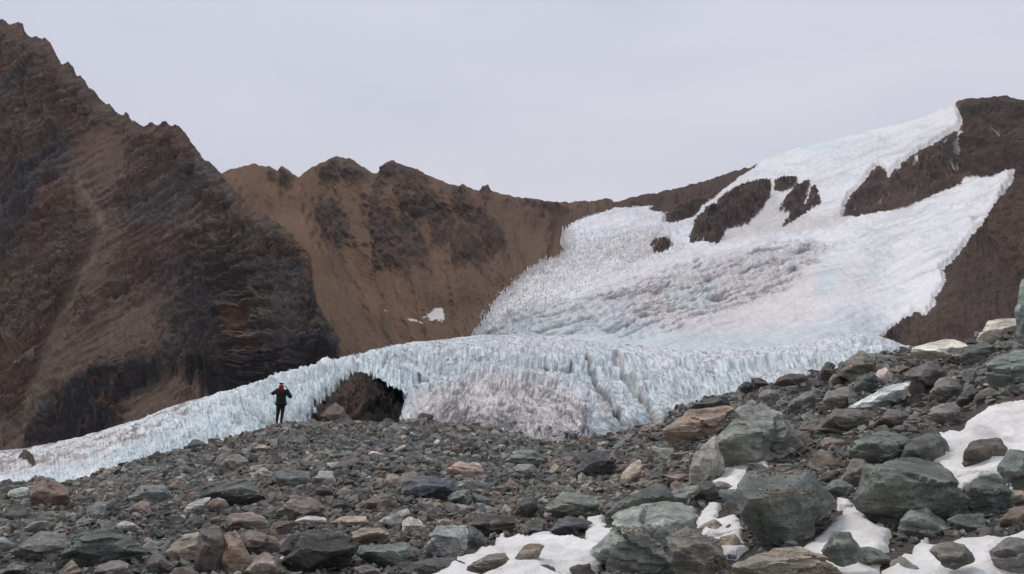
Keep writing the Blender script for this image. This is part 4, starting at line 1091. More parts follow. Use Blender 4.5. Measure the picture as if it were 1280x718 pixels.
H('rounded light grey rock cut off at the bottom left', 'grey', [(115,722),(125,706),(138,701),(150,700),(164,710),(168,724)], phrase='the rounded light rock at the bottom')
H('smooth dark grey stone at the far left below the green-white slab', 'dark', [(3,650),(8,636),(18,632),(30,632),(41,648),(38,655),(20,656)], phrase='the smooth dark stone at far left', sub=3)
H('broad brown rock standing on the left crest against the ice', 'brown', [(142,588),(148,582),(158,579),(172,581),(176,592),(170,600),(156,601)], phrase='the broad brown crest rock', D=33)
H('dark layered slab resting on the crest left of the person', 'dark', [(231,562),(236,554),(245,549),(255,550),(263,554),(260,562),(245,566)], phrase='the layered slab on the crest', D=38)
H('flat dark green stone beside the broad brown crest rock', 'green', [(174,593),(185,583),(198,584),(196,592),(182,597)], phrase='the flat dark green crest stone', sub=3)
H('pale green-white flat slab left of the rusty boulder', (128, 138, 134), [(4,623),(14,613),(28,609),(37,610),(32,620),(15,627)], phrase='the pale green-white slab', sub=3)
H('tan-grey rock left of centre under the flat grey slab', 'brown', [(162,641),(168,631),(178,626),(190,628),(190,640),(176,645)], phrase='the tan-grey rock under the slab', sub=3)
H('big dark flat-topped boulder in the left middle ground', (72, 78, 78), [(249,613),(260,606),(275,602),(300,600),(318,602),(332,612),(341,628),(334,634),(315,637),(290,634),(262,626)], [(262,614),(300,612),(325,622)], phrase='the big dark flat-topped boulder', sub=5, thick=.7)
H('purplish grey angular stone below the big dark flat-topped boulder', 'brown', [(256,634),(264,627),(273,622),(286,633),(282,641),(262,642)], phrase='the purplish angular stone', sub=3)
H('pink-tan slab with a cracked top at lower left', 'pink', [(284,652),(286,642),(300,640),(317,641),(332,648),(338,660),(315,664),(292,661)], [(300,655),(325,657)], phrase='the pink-tan slab')
H('large black domed boulder at the bottom, left of centre', (54, 53, 52), [(348,714),(352,695),(362,676),(380,666),(405,661),(425,664),(440,671),(450,681),(449,698),(432,710),(400,718),(365,720)], [(375,690),(430,690),(400,705)], phrase='the large black domed boulder', sub=5)
H('upright boulder with a rust streak at the bottom left', (106, 88, 76), [(270,722),(272,695),(280,668),(292,662),(302,676),(312,698),(318,724)], [(288,690)], phrase='the upright rust-streaked boulder', bulge=.2)
H('pinkish pointed rock cut off at the bottom, left of the black dome', 'pink', [(300,724),(312,708),(322,697),(331,690),(340,695),(347,710),(352,724)], phrase='the pinkish pointed rock')
H('brown layered rock behind the pinkish pointed one', 'brown', [(296,672),(310,662),(328,664),(344,672),(352,688),(342,698),(322,692),(304,684)], phrase='the brown layered rock')
H('flat light blue-grey plate behind the black dome', (140, 141, 142), [(368,652),(385,645),(408,645),(409,653),(388,656)], phrase='the light flat plate', sub=3, thick=.5)
H('flat tan plate right of the light blue-grey plate', 'tan', [(414,652),(430,645),(455,645),(461,655),(442,659),(425,657)], phrase='the flat tan plate', sub=3)
H('dark green boulder on the crest just below the person', 'dgreen', [(326,552),(328,544),(334,539),(345,539),(354,546),(364,558),(358,564),(342,565),(330,560)], phrase='the dark green boulder below the person', D=37)
H('orange-tan rounded stone below the person', (122, 104, 92), [(317,560),(324,556),(332,556),(337,561),(331,566),(321,565)], phrase='the orange-tan stone', sub=3)
H('angular grey block with a flat light top in the left middle ground', 'grey', [(276,579),(286,570),(298,567),(312,576),(312,587),(300,592),(288,592)], [(290,578)], phrase='the angular grey block')
H('wide blue-grey slab in the middle of the left slope', 'blue', [(334,593),(350,586),(370,586),(386,591),(389,606),(372,612),(352,612),(340,602)], phrase='the wide blue-grey slab')
H('squat block with a pale flat top right of the blue-grey slab', 'lgrey', [(388,606),(391,596),(400,588),(416,588),(420,600),(414,610),(398,613)], [(394,600),(414,599)], phrase='the pale-topped block')
H('broad reddish brown rock above the light plates', 'brown', [(345,640),(355,628),(368,619),(388,620),(404,630),(406,642),(385,650),(360,648)], phrase='the broad reddish brown rock')
H('small pinkish block on the slope left of centre', 'pink', [(478,606),(482,596),(490,592),(499,594),(501,606),(490,610)], phrase='the small pinkish block', sub=3)
H('olive grey boulder left of the dark blue one', 'olive', [(494,618),(496,602),(504,591),(520,589),(528,600),(520,616),(506,622)], phrase='the olive grey boulder')
H('grey-green slab at the bottom, right of the black dome', 'green', [(445,692),(450,681),(475,678),(508,678),(518,690),(512,704),(488,712),(462,706)], [(460,690),(500,690)], phrase='the grey-green slab at the bottom')
H('low brown slab above the grey-green one, left of centre', 'brown', [(455,630),(464,621),(478,617),(494,624),(498,634),(480,641),(462,639)], phrase='the low brown slab')
H('tilted thin light-edged slab right of the low brown one', 'lgrey', [(468,658),(482,646),(500,638),(511,635),(513,641),(498,652),(480,662)], phrase='the tilted light-edged slab', sub=3)
H('green-grey boulder with a tan corner on the crest, centre left', (88, 94, 84), [(482,543),(488,534),(500,530),(514,530),(525,534),(531,545),(524,555),(508,559),(492,555)], phrase='the green-grey crest boulder', D=36)
H('dark stone perched on the crest in front of pinkish ice', 'black', [(520,526),(524,519),(531,516),(539,519),(542,527),(534,531),(525,530)], phrase='the dark stone perched on the crest', D=40, sub=3)
H('flat pink-tan slab in the centre of the slope', (136, 116, 106), [(555,590),(562,582),(574,577),(590,577),(604,580),(608,592),(596,600),(574,601)], [(568,588),(596,590)], phrase='the flat pink-tan slab')
H('dark blue-grey boulder left of centre', 'dblue', [(501,622),(505,606),(514,596),(532,594),(548,598),(566,602),(572,612),(556,622),(530,626),(512,627)], phrase='the dark blue-grey boulder')
H('greenish slabby rock on the slope, centre', 'green', [(628,580),(638,569),(652,562),(672,563),(680,574),(672,583),(650,585)], phrase='the greenish slabby rock')
H('flat grey rock below the greenish slabby one', 'grey', [(634,590),(645,582),(660,580),(670,586),(664,595),(646,598)], phrase='the flat grey rock', sub=3)
H('dark blocky boulder right of centre on the slope', (66, 67, 68), [(718,596),(722,580),(730,567),(742,562),(757,564),(768,572),(771,584),(762,598),(740,603),(724,602)], [(735,575),(760,580)], phrase='the dark blocky boulder', sub=5)
H('upright dark pointed stone in the lower middle', 'dark', [(643,645),(648,630),(655,617),(668,619),(674,634),(664,648),(652,651)], phrase='the upright dark pointed stone')
H('round whitish boulder in the lower middle', 'pale', [(502,661),(505,651),(514,646),(526,649),(532,659),(528,669),(516,672),(506,669)], phrase='the round whitish boulder')
H('large light grey angular boulder above the long snow patch', (122, 128, 128), [(527,692),(534,674),(546,661),(562,656),(584,656),(586,672),(580,688),(566,696),(545,700)], [(546,672),(574,674)], phrase='the large light grey boulder', sub=5)
H('dark green rock beside the large light grey boulder', 'dgreen', [(584,658),(596,660),(605,670),(608,682),(598,688),(588,684)], phrase='the dark green rock beside it', sub=3)
H('low dark brown slab behind the light grey boulder', 'dbrown', [(574,658),(590,648),(612,642),(634,646),(646,658),(642,668),(620,670),(596,668)], phrase='the low dark brown slab')
H('dark grey boulder cut by the bottom edge, in the middle', 'dark', [(500,724),(512,710),(530,700),(558,697),(580,702),(588,716),(586,726)], [(540,708)], phrase='the dark boulder at the bottom middle')
H('brown slab lying on the long snow patch', 'olive', [(583,712),(594,702),(612,694),(632,691),(637,699),(624,708),(602,716)], [(612,702)], phrase='the brown slab on the snow', lift=.13)
H('brown-edged rock splitting the long snow patch', 'brown', [(643,702),(646,692),(656,684),(672,679),(681,682),(672,694),(658,704)], phrase='the rock splitting the snow', sub=3, lift=.1)
H('mottled green rock above the long snow patch', 'green', [(680,634),(690,622),(706,615),(728,614),(744,620),(750,634),(738,646),(712,650),(692,646)], phrase='the mottled green rock')
H('dark blue rock overhanging the snow, lower middle', 'dblue', [(688,664),(698,652),(714,645),(734,646),(742,654),(728,662),(708,669)], phrase='the dark blue rock over the snow')
H('big slanting slab with light blue-green top and black undercut front', (108, 116, 113), [(737,690),(744,678),(760,664),(778,650),(800,637),(828,627),(852,626),(868,636),(874,650),(872,664),(868,690),(850,716),(800,726),(750,724),(741,706)], [(752,700),(790,684),(822,672),(862,654)], phrase='the big slanting slab', sub=5, thick=.6, tilt=.6, bulge=.35)
H('brown-grey angular boulder leaning on the big slanting slab', 'olive', [(831,672),(838,664),(857,658),(874,664),(889,672),(904,688),(909,702),(902,716),(880,726),(848,724),(836,700)], [(852,676),(885,690),(870,705)], phrase='the brown-grey angular boulder', sub=5, D=7.6)
H('dark round-topped stone between two small snow patches', 'dark', [(866,622),(869,611),(878,603),(890,601),(899,609),(899,620),(888,630),(875,631)], phrase='the dark round-topped stone')
H('green angular rock behind the big slanting slab', 'dgreen', [(756,648),(766,630),(782,618),(804,606),(822,604),(836,612),(844,622),(832,636),(806,644),(780,654)], [(780,632),(815,618)], phrase='the green angular rock')
H('tall grey split boulder left of the largest grey boulder', 'lgrey', [(861,602),(864,582),(872,564),(884,550),(895,544),(903,562),(906,584),(896,600),(878,608)], phrase='the tall grey split boulder')
H('largest grey boulder with a peaked top and dark shaded front', (98, 102, 98), [(887,552),(900,541),(916,528),(934,512),(953,499),(963,507),(972,516),(984,527),(996,540),(1004,554),(996,568),(978,578),(950,580),(920,584),(902,590),(890,574)], [(934,538),(978,536),(910,560)], phrase='the largest grey boulder', sub=5)
H('huge green-blue boulder with pebbles on top at lower right', (84, 92, 89), [(920,614),(924,600),(934,592),(956,587),(984,586),(1010,590),(1030,604),(1042,620),(1036,642),(1022,660),(1004,678),(980,686),(957,689),(940,672),(926,650)], [(948,612),(995,612),(975,655),(1010,645)], phrase='the huge green-blue boulder', sub=5)
H('tan and green rounded boulder cut by the bottom edge', (112, 106, 96), [(912,724),(930,706),(950,694),(975,686),(1000,683),(1022,694),(1042,706),(1054,724)], [(960,704),(1010,702)], phrase='the tan and green rounded boulder', sub=5, D=7.4)
H('mottled rock sunk in the grey snow hollow', 'green', [(1026,692),(1030,678),(1042,668),(1060,664),(1072,672),(1080,688),(1072,702),(1050,706),(1034,702)], phrase='the mottled rock in the snow hollow', lift=.14)
H('low green rock behind the huge green-blue boulder', 'green', [(1028,618),(1034,605),(1048,599),(1064,602),(1072,612),(1062,622),(1042,624)], phrase='the low green rock')
H('smooth grey rock between the two largest green boulders', 'grey', [(1051,602),(1056,586),(1066,573),(1078,574),(1090,588),(1086,604),(1070,610)], phrase='the smooth grey rock')
H('green boulder behind the biggest right boulder, top left of it', 'green', [(1061,568),(1070,552),(1086,543),(1108,538),(1126,540),(1140,552),(1132,570),(1110,580),(1084,582)], phrase='the green boulder up right', sub=5)
H('biggest dark green boulder on the right with a layered top', (78, 85, 80), [(1066,632),(1072,610),(1085,589),(1100,577),(1118,571),(1145,573),(1168,580),(1188,598),(1200,612),(1210,628),(1216,646),(1206,660),(1170,664),(1125,664),(1098,668),(1076,652)], [(1100,600),(1150,598),(1110,640),(1180,625)], phrase='the biggest dark green boulder', sub=5)
H('dark peaked rock behind the biggest dark green boulder', 'dgreen', [(1124,572),(1134,556),(1150,546),(1168,539),(1181,541),(1187,556),(1186,576),(1160,584),(1136,582)], phrase='the dark peaked rock')
H('green pyramid-shaped rock leaning on the biggest right boulder', 'green', [(1121,668),(1128,650),(1140,635),(1147,632),(1160,637),(1180,650),(1208,668),(1190,673),(1165,674),(1135,674)], [(1145,650),(1160,662)], phrase='the green pyramid rock')
H('angular green boulder wedged under the forked snow', 'dgreen', [(1203,614),(1214,603),(1228,597),(1243,592),(1256,604),(1266,614),(1262,632),(1242,640),(1222,645),(1212,636)], [(1216,618),(1250,618)], phrase='the angular wedged boulder')
H('dark rounded boulder in front of the snow mound', 'dbrown', [(1202,574),(1206,560),(1216,551),(1232,547),(1248,550),(1260,562),(1256,576),(1236,584),(1214,584)], phrase='the dark rounded boulder', lift=.08)
H('pale green boulder at the right edge below the snow mound', 'green', [(1246,586),(1250,574),(1262,563),(1280,561),(1300,566),(1302,602),(1288,612),(1266,612),(1252,602)], phrase='the pale green edge boulder')
H('brown tilted slab at the right edge on the stony gap', 'brown', [(1246,656),(1254,644),(1266,634),(1296,632),(1300,656),(1276,662),(1254,662)], phrase='the brown tilted slab at right')
H('banded grey boulder at the bottom right corner', 'grey', [(1236,688),(1244,678),(1262,673),(1300,671),(1302,712),(1262,718),(1244,706)], [(1256,690)], phrase='the banded corner boulder', D=7.7)
H('heap-like broken brown rock sunk in the corner snow', 'olive', [(1162,690),(1172,680),(1188,677),(1204,684),(1219,698),(1206,708),(1190,712),(1174,702)], phrase='the broken brown rock', lift=.16)
H('long slab with an orange-tan top, left of the largest grey boulder', (122, 108, 95), [(826,552),(830,538),(842,528),(858,518),(880,512),(904,507),(918,510),(914,522),(896,538),(874,548),(848,554)], [(840,540),(880,528)], phrase='the orange-topped long slab', sub=5)
H('low dark grey rock on the crest above the orange-topped slab', 'dark', [(864,512),(872,502),(884,497),(904,494),(912,502),(900,511),(880,515)], phrase='the low dark crest rock', D=23)
H('round black stone on the right crest against the ice', 'black', [(923,485),(926,480),(931,477),(938,478),(942,484),(939,490),(930,491)], phrase='the round black crest stone', sub=3, D=25)
H('grey block behind the largest grey boulder', 'grey', [(948,493),(953,488),(962,486),(972,490),(974,499),(966,504),(953,500)], phrase='the grey block behind', sub=3, D=20)
H('long brown rock low on the right crest', 'dbrown', [(966,482),(974,473),(990,468),(1010,467),(1014,474),(998,481),(980,484)], phrase='the long brown crest rock', D=23)
H('dark triangular rock pointing up on the right crest', 'dark', [(1022,470),(1028,459),(1033,452),(1040,456),(1048,466),(1044,476),(1030,477)], phrase='the dark triangular crest rock', D=23)
H('grey slanting boulder right of the round black stone', 'grey', [(984,511),(992,500),(1004,493),(1018,489),(1023,500),(1018,511),(1000,518)], phrase='the grey slanting boulder')
H('big weathered grey boulder on the right crest against the ice', 'olive', [(1050,466),(1054,452),(1063,442),(1076,438),(1090,444),(1097,456),(1092,468),(1070,474)], phrase='the weathered grey crest boulder', D=21)
H('brownish peaked rock below the weathered crest boulder', 'brown', [(1036,482),(1042,470),(1050,462),(1060,464),(1068,476),(1060,485)], phrase='the brownish peaked rock')
H('green rock right of the brownish peaked one', 'dgreen', [(1066,488),(1070,474),(1080,466),(1094,464),(1099,476),(1090,488),(1076,493)], phrase='the green rock beside the blue slab')
H('white flat-topped slab high on the right slope', (176, 174, 166), [(1135,443),(1142,434),(1156,429),(1172,425),(1190,424),(1204,430),(1213,434),(1204,442),(1184,446),(1158,449),(1144,447)], [(1155,441),(1190,440)], phrase='the white flat-topped slab', D=21, thick=.9, tilt=.7)
H('pale angular block at the top of the right slope', (150, 148, 140), [(1220,426),(1225,415),(1240,402),(1256,398),(1276,399),(1281,412),(1266,424),(1244,430)], [(1238,416),(1262,414)], phrase='the pale angular block')
H('dark green boulder between the white slab and the right edge', 'dgreen', [(1199,447),(1206,436),(1218,430),(1236,428),(1246,438),(1243,452),(1226,460),(1208,457)], phrase='the dark green upper boulder')
H('dark leaning slab with a red-brown top edge', (82, 78, 78), [(1130,478),(1140,466),(1156,457),(1172,451),(1182,455),(1184,470),(1172,490),(1158,499),(1142,496),(1133,488)], [(1150,470),(1172,466)], phrase='the dark leaning slab')
H('long flat pale blue slab tilted toward the left', (146, 155, 156), [(1060,514),(1078,500),(1100,489),(1122,481),(1138,476),(1137,486),(1126,499),(1106,510),(1084,517)], [(1090,506),(1118,492)], phrase='the long pale blue slab', thick=.7, tilt=.9)
H('blocky grey-brown rock under the long pale blue slab', 'olive', [(1022,538),(1028,526),(1042,515),(1060,511),(1080,514),(1086,528),(1074,540),(1048,546)], [(1050,524),(1074,522)], phrase='the blocky rock under the blue slab')
H('brown-black rock right of the blocky one', 'dbrown', [(1090,532),(1096,520),(1108,513),(1126,511),(1136,518),(1132,530),(1112,538),(1098,538)], phrase='the brown-black rock')
H('dark grey rock with a lit left face, right of the leaning slab', 'grey', [(1160,498),(1164,484),(1174,474),(1188,471),(1200,480),(1203,494),(1190,503),(1172,505)], phrase='the dark grey rock')
H('rounded grey rock just above the snow mound', 'grey', [(1156,528),(1162,512),(1174,504),(1190,503),(1202,512),(1200,524),(1180,533)], phrase='the rounded rock above the snow')
H('steep dark-sided rock above the snow mound', 'dark', [(1194,503),(1198,490),(1208,482),(1222,482),(1231,492),(1226,504),(1210,510)], phrase='the steep dark-sided rock')
H('large green-grey slab at the right edge above the snow', (96, 108, 104), [(1231,466),(1236,452),(1252,445),(1272,438),(1300,434),(1304,470),(1280,482),(1254,488),(1238,480)], [(1250,462),(1280,458)], phrase='the large green-grey edge slab', sub=5)
H('pink and white speckled stone below the weathered crest boulder', (160, 142, 138), [(1094,474),(1098,463),(1106,459),(1114,466),(1116,476),(1106,481)], phrase='the pink-white speckled stone', sub=3)
H('blue-green boulder cut off by the right edge, topmost', (100, 112, 112), [(1268,396),(1272,372),(1278,354),(1290,344),(1310,340),(1314,400),(1292,418),(1276,412)], phrase='the topmost right edge boulder')
H('mottled grey boulder left of the blue slab', 'grey', [(1028,503),(1034,490),(1046,483),(1062,483),(1071,494),(1064,508),(1044,514)], phrase='the mottled grey boulder')
print('heroes', len(placed))

# ================================================================== MIDDLE-SIZED STONES, EACH ITS OWN
R = np.random.RandomState(11)
SHAPES = []
for k in range(22):
    asp = [(1, .8, .6), (1, .75, .38), (1, .9, .8), (1, .6, .5)][k % 4]
    V, F = random_rock(100 + k, 4 if k < 12 else 3, asp)
    SHAPES.append((mesh_np('stone', V, F, smooth='sharp'), asp))
    SHAPES[-1][0].materials.append(M_rock)
KIND = [('slightly flat', 1), ('blocky', 2), ('long', 3), ('chunky', 0)]
KNAME = {0: 'chunky', 1: 'flat', 2: 'blocky', 3: 'long'}
CN = [('grey', 'grey', 5), ('dark grey', 'dark', 4), ('greenish grey', 'green', 3), ('dark green', 'dgreen', 2), ('brown', 'brown', 4), ('dark brown', 'dbrown', 2), ('tan', 'tan', 2), ('pinkish brown', 'pink', 2), ('light grey', 'lgrey', 3), ('rust-brown', 'rust', 1), ('whitish', 'pale', 1), ('bluish grey', 'blue', 2)]
cw = np.array([c[2] for c in CN], float); cw /= cw.sum()
crest_y = lambda x: np.interp(x, [p[0] for p in MOR], [p[1] for p in MOR])
def in_snow(x, y, m=2.0): return any(poly_sd(np.array([x]), np.array([y]), s)[0] > m for s in SNOWP)
heroes_n = len(placed)
landm = [p for p in placed if p[4]]
taken = [(p[0], p[1], p[2], p[3]) for p in placed]
ORD = ['', 'second ', 'third ', 'fourth ', 'fifth ', 'sixth ', 'seventh ', 'eighth ']
cands = []; tries = 0
BUD = 285
while len(cands) < BUD and tries < 60000:
    tries += 1
    x = R.uniform(-4, 1284) if tries % 2 else R.uniform(780, 1284); cy = crest_y(x)
    u = R.uniform() ** .85
    y = cy + 2 + u * (724 - cy)
    size = (9 + 30 * (u ** 1.1)) * R.uniform(.75, 1.25)
    size *= 1 + .8 * min(1, max(0, (x - 720) / 180)) * (.4 + .6 * (1 - u))
    if len(cands) < 50: size *= 1.3
    hw, hh = size / 2, size * .3
    if in_snow(x, y): continue
    if any(abs(x - t[0]) < (t[2] + hw) * .74 and abs(y - hh - t[1]) < (t[3] + hh) * .74 for t in taken): continue
    taken.append((x, y - hh, hw, hh)); cands.append((x, y, size))
xs = np.array([c[0] for c in cands]); ys = np.array([c[1] for c in cands])
Ds = ray_ground(xs, ys)
used = {}
recs = []
for (x, y, size), D in zip(cands, Ds):
    k = R.randint(len(SHAPES)); ci = R.choice(len(CN), p=cw)
    lm = min(landm, key=lambda p: math.hypot(max(0, abs(p[0] - x) - p[2] * .7), max(0, abs(p[1] - y) - p[3] * .7) * 1.6))
    dx = (x - lm[0]) / max(lm[2], 8); dy = (y - 5 - lm[1]) / max(lm[3], 8)
    if abs(dx) > abs(dy): rel = 'right of' if dx > 0 else 'left of'
    else: rel = 'in front of' if dy > 0 else 'behind'
    recs.append([x, y, size, D, k, ci, lm, rel, math.hypot(x - lm[0], y - lm[1])])
recs.sort(key=lambda r: r[8])
for x, y, size, D, k, ci, lm, rel, dist in recs:
    sz = 'small' if size < 20 else ('medium' if size < 30 else 'large')
    key = (CN[ci][0], rel, lm[4])
    n = used.get(key, 0)
    if n:                                    # keep the description unique: try another rock colour first
        for c2 in R.permutation(len(CN)):
            k2 = (CN[c2][0], rel, lm[4])
            if used.get(k2, 0) == 0: ci, key, n = c2, k2, 0; break
    used[key] = n + 1
    lab = '%s %s %s stone %s%s %s' % (sz, KNAME[k % 4], CN[ci][0], 'next along ' * (n > 0), rel, lm[4])
    me, asp = SHAPES[k]
    W = size * D / F_PX
    o = bpy.data.objects.new('stone', me); COL.objects.link(o)
    s = W * 1.08
    o.scale = (s, s * R.uniform(.8, 1.1), s * R.uniform(.85, 1.25))
    a, e = px2ae(x, y)
    gx, gy = float(a) * D, D + .25 * s
    o.location = (gx, gy, float(ground_z(gx, gy)) + s * asp[2] * .30)
    o.rotation_euler = (R.uniform(-.35, .35), R.uniform(-.35, .35), R.uniform(-.6, .6))
    c = alb(*ROCKCOL[CN[ci][1]], k=.56) * R.uniform(.88, 1.15); c = c * .75 + c.mean() * .25
    o.color = (*c, 1)
    tag(o, lab, 'stone', 'loose stones on the moraine slope')
print('stones', len(recs))

# ================================================================== INSTANCED STUFF
def instancer(name, pts, rots, scls, idx, cols, protos, label, cat, seed=0):
    """one object: a cloud of points, each carrying one of a few small source meshes (geometry nodes)"""
    me = bpy.data.meshes.new(name)
    me.vertices.add(len(pts)); me.vertices.foreach_set('co', np.asarray(pts, np.float32).ravel())
    for nm, typ, dat in (('rot', 'FLOAT_VECTOR', rots), ('scl', 'FLOAT_VECTOR', scls)):
        at_ = me.attributes.new(nm, typ, 'POINT'); at_.data.foreach_set('vector', np.asarray(dat, np.float32).ravel())
    at_ = me.attributes.new('idx', 'INT', 'POINT'); at_.data.foreach_set('value', np.asarray(idx, np.int32))
    at_ = me.attributes.new('stone_tint', 'FLOAT_COLOR', 'POINT')
    c4 = np.ones((len(pts), 4), np.float32); c4[:, :3] = cols; at_.data.foreach_set('color', c4.ravel())
    o = link(name, me, None, label=label, cat=cat, kind='stuff')
    src = bpy.data.collections.new(name + '_sources')
    for i, pm in enumerate(protos):
        po = bpy.data.objects.new('%s_source_%02d' % (name, i), pm); src.objects.link(po)
    ng = bpy.data.node_groups.new(name, 'GeometryNodeTree')
    ng.interface.new_socket('Geometry', in_out='INPUT', socket_type='NodeSocketGeometry')
    ng.interface.new_socket('Geometry', in_out='OUTPUT', socket_type='NodeSocketGeometry')
    n, l = ng.nodes, ng.links
    gi = n.new('NodeGroupInput'); go = n.new('NodeGroupOutput')
    mp = n.new('GeometryNodeMeshToPoints')
    ip = n.new('GeometryNodeInstanceOnPoints'); ip.inputs['Pick Instance'].default_value = True
    ci = n.new('GeometryNodeCollectionInfo'); ci.inputs['Collection'].default_value = src
    ci.inputs['Separate Children'].default_value = True; ci.inputs['Reset Children'].default_value = True
    def na(nm, t):
        a = n.new('GeometryNodeInputNamedAttribute'); a.data_type = t; a.inputs['Name'].default_value = nm
        return a.outputs['Attribute']
    e2r = n.new('FunctionNodeEulerToRotation')
    l.new(gi.outputs[0], mp.inputs['Mesh']); l.new(mp.outputs[0], ip.inputs['Points'])
    l.new(ci.outputs[0], ip.inputs['Instance'])
    l.new(na('rot', 'FLOAT_VECTOR'), e2r.inputs[0]); l.new(e2r.outputs[0], ip.inputs['Rotation'])
    l.new(na('scl', 'FLOAT_VECTOR'), ip.inputs['Scale']); l.new(na('idx', 'INT'), ip.inputs['Instance Index'])
    l.new(ip.outputs[0], go.inputs[0])
    md = o.modifiers.new('scatter', 'NODES'); md.node_group = ng
    return o

# ---- gravel and rubble
R = np.random.RandomState(23)
gp = []
for k in range(24):
    asp = [(1, .75, .42), (1, .8, .6), (1, .6, .35), (1, .9, .75)][k % 4]
    V, F = hull_rock(500 + k, asp, 9 + k % 5)
    m = mesh_np('rubble', V, F, smooth=False); m.materials.append(M_gravel); gp.append(m)
def gravel_cloud(n, smin, smax, pw, dmin, dmax, amax=.7):
    D = np.sqrt(R.uniform(dmin ** 2, dmax ** 2, n)); a = R.uniform(-amax, amax, n)
    dc = np.interp(a, CR_A, CR_D)
    ok = D < dc + 2.5; D, a = D[ok], a[ok]
    u = R.uniform(size=len(D)); s = (smin ** (-pw) + u * (smax ** (-pw) - smin ** (-pw))) ** (-1 / pw)
    s = np.minimum(s, 17.0 * D / F_PX)
    return a, D, s
parts_ = [gravel_cloud(70000, .09, .55, 1.7, 12, 50), gravel_cloud(60000, .03, .2, 1.4, 5.5, 22)]
a = np.concatenate([p[0] for p in parts_]); D = np.concatenate([p[1] for p in parts_]); s = np.concatenate([p[2] for p in parts_])
x, y = a * D, D
z = ground_z(x, y)
P = np.stack([x, y, z], -1)
qx, qy = xyz2px(P)
keep = np.ones(len(P), bool)
for sp in SNOWP: keep &= poly_sd(qx, qy, sp) < 3
P, s = P[keep], s[keep]
n = len(P)
s = s * np.clip(1 + .9 * fbm(P / 3.2, 3, 605), .45, 1.5)
s = np.minimum(s, 17.0 * P[:, 1] / F_PX)
P[:, 2] += s * R.uniform(-.02, .22, n)
pal = np.array([alb(*c, k=.56) for c in [(92, 88, 83), (84, 81, 78), (98, 91, 85), (86, 90, 87), (78, 82, 79), (116, 109, 101), (106, 95, 86), (116, 102, 94), (66, 66, 66), (74, 71, 69), (132, 129, 124), (100, 100, 98), (94, 85, 80)]])
pi = R.choice(len(pal), n, p=np.array([6, 5, 5, 4, 3, 2.2, 3, 1.4, 4, 4, 1, 4, 3]) / 45.6)
cl = pal[pi] * R.uniform(.7, 1.35, (n, 1)); cl = cl * .7 + cl.mean(-1, keepdims=True) * .3
# faint drifts of redder and greener debris
dr = fbm(P / 6.0, 3, 601)
cl = cl * (1 + np.stack([.20 * dr - .03, .04 * dr, -.12 * dr + .02], -1))
scl = np.stack([s, s * R.uniform(.7, 1.1, n), s * R.uniform(.7, 1.3, n)], -1)
rot = np.stack([R.normal(0, .35, n), R.normal(0, .35, n), R.uniform(0, 6.283, n)], -1)
instancer('rubble', P, rot, scl, R.randint(0, len(gp), n), cl, gp, 'loose grey and brown rubble covering the moraine slope', 'rubble')
print('rubble', n)

# ---- ice blades on the glaciers
def blade_mesh(k):
    Rr = np.random.RandomState(k)
    m = 5; V = []; F = []
    for r_, zz in ((.5, -.25), (.42, .25), (.22, .68)):
        off = Rr.normal(0, .06, 2)
        for q in range(m):
            th = 2 * math.pi * q / m + Rr.uniform(-.2, .2)
            V.append((math.cos(th) * r_ * 1.0 + off[0], math.sin(th) * r_ * .7 + off[1], zz))
    V.append((Rr.normal(0, .1), Rr.normal(0, .08), 1.0))
    for l_ in (0, 1):
        for q in range(m):
            a_, b_ = l_ * m + q, l_ * m + (q + 1) % m
            F += [(a_, b_, b_ + m), (a_, b_ + m, a_ + m)]
    for q in range(m): F.append((2 * m + q, 2 * m + (q + 1) % m, 3 * m))
    return np.array(V), np.array(F)
def blade_mat():
    m, nt, b = new_mat('ice_blades')
    a1 = N(nt, 'ShaderNodeAttribute', attribute_name='stone_tint', attribute_type='INSTANCER')
    g = N(nt, 'ShaderNodeNewGeometry')
    n1 = N(nt, 'ShaderNodeTexNoise', Scale=1.5, Detail=4.0)
    nt.links.new(g.outputs['Position'], n1.inputs['Vector'])
    nt.links.new(mul(nt, a1.outputs['Color'], ramp(nt, n1.outputs['Fac'], [(.3, .92), (.7, 1.08)])), b.inputs['Base Color'])
    b.inputs['Roughness'].default_value = .6; b.inputs['Specular IOR Level'].default_value = .3
    return m
M_blade = blade_mat()
bp = []
for k in range(7):
    V, F = blade_mesh(k); m = mesh_np('blade', V, F, smooth=False); m.materials.append(M_blade); bp.append(m)

LP, LPX, LPY, LSD, LSM, LRM, LCR, LC = LB
nr_, nc_ = LPX.shape
def pick(P, PX, PY, w, n):
    """random grid points, weighted by the area a cell covers in the sight of the slope and by w"""
    ww = w.copy(); ww[:, PX[0] < -14] *= 4
    p = (ww / ww.sum()).ravel()
    i = R.choice(len(p), n, p=p)
    return i
rowstep = np.abs(np.gradient(LPY, axis=0))
w = rowstep * (LSD < -1.5) * (~LRM) * np.clip(1 - 1.2 * LCR, 0, 1) * (1 - 1.2 * np.clip(LSM, 0, .8))
w = w * np.clip((LPY - np.interp(LPX[0], [c[0] for c in CREST], [c[1] for c in CREST])[None]) / 8, .15, 1) * (1 - .93 * sstep(LPX, 520, 600))
i = pick(LP, LPX, LPY, w, 6000)
P = LP.reshape(-1, 3)[i] + R.normal(0, .1, (len(i), 3)) * np.array([1, 1, .3])
up = LPY.reshape(-1)[i]
dist = P[:, 1]
h = R.uniform(.12, .34, len(i)) * (1 - .45 * LSM.reshape(-1)[i]) * (.7 + dist / 300)
wd = h * R.uniform(.5, .9, len(i))
cc = np.clip(LC.reshape(-1, 3)[i], 0, .9) * R.uniform(.88, 1.1, (len(i), 1))
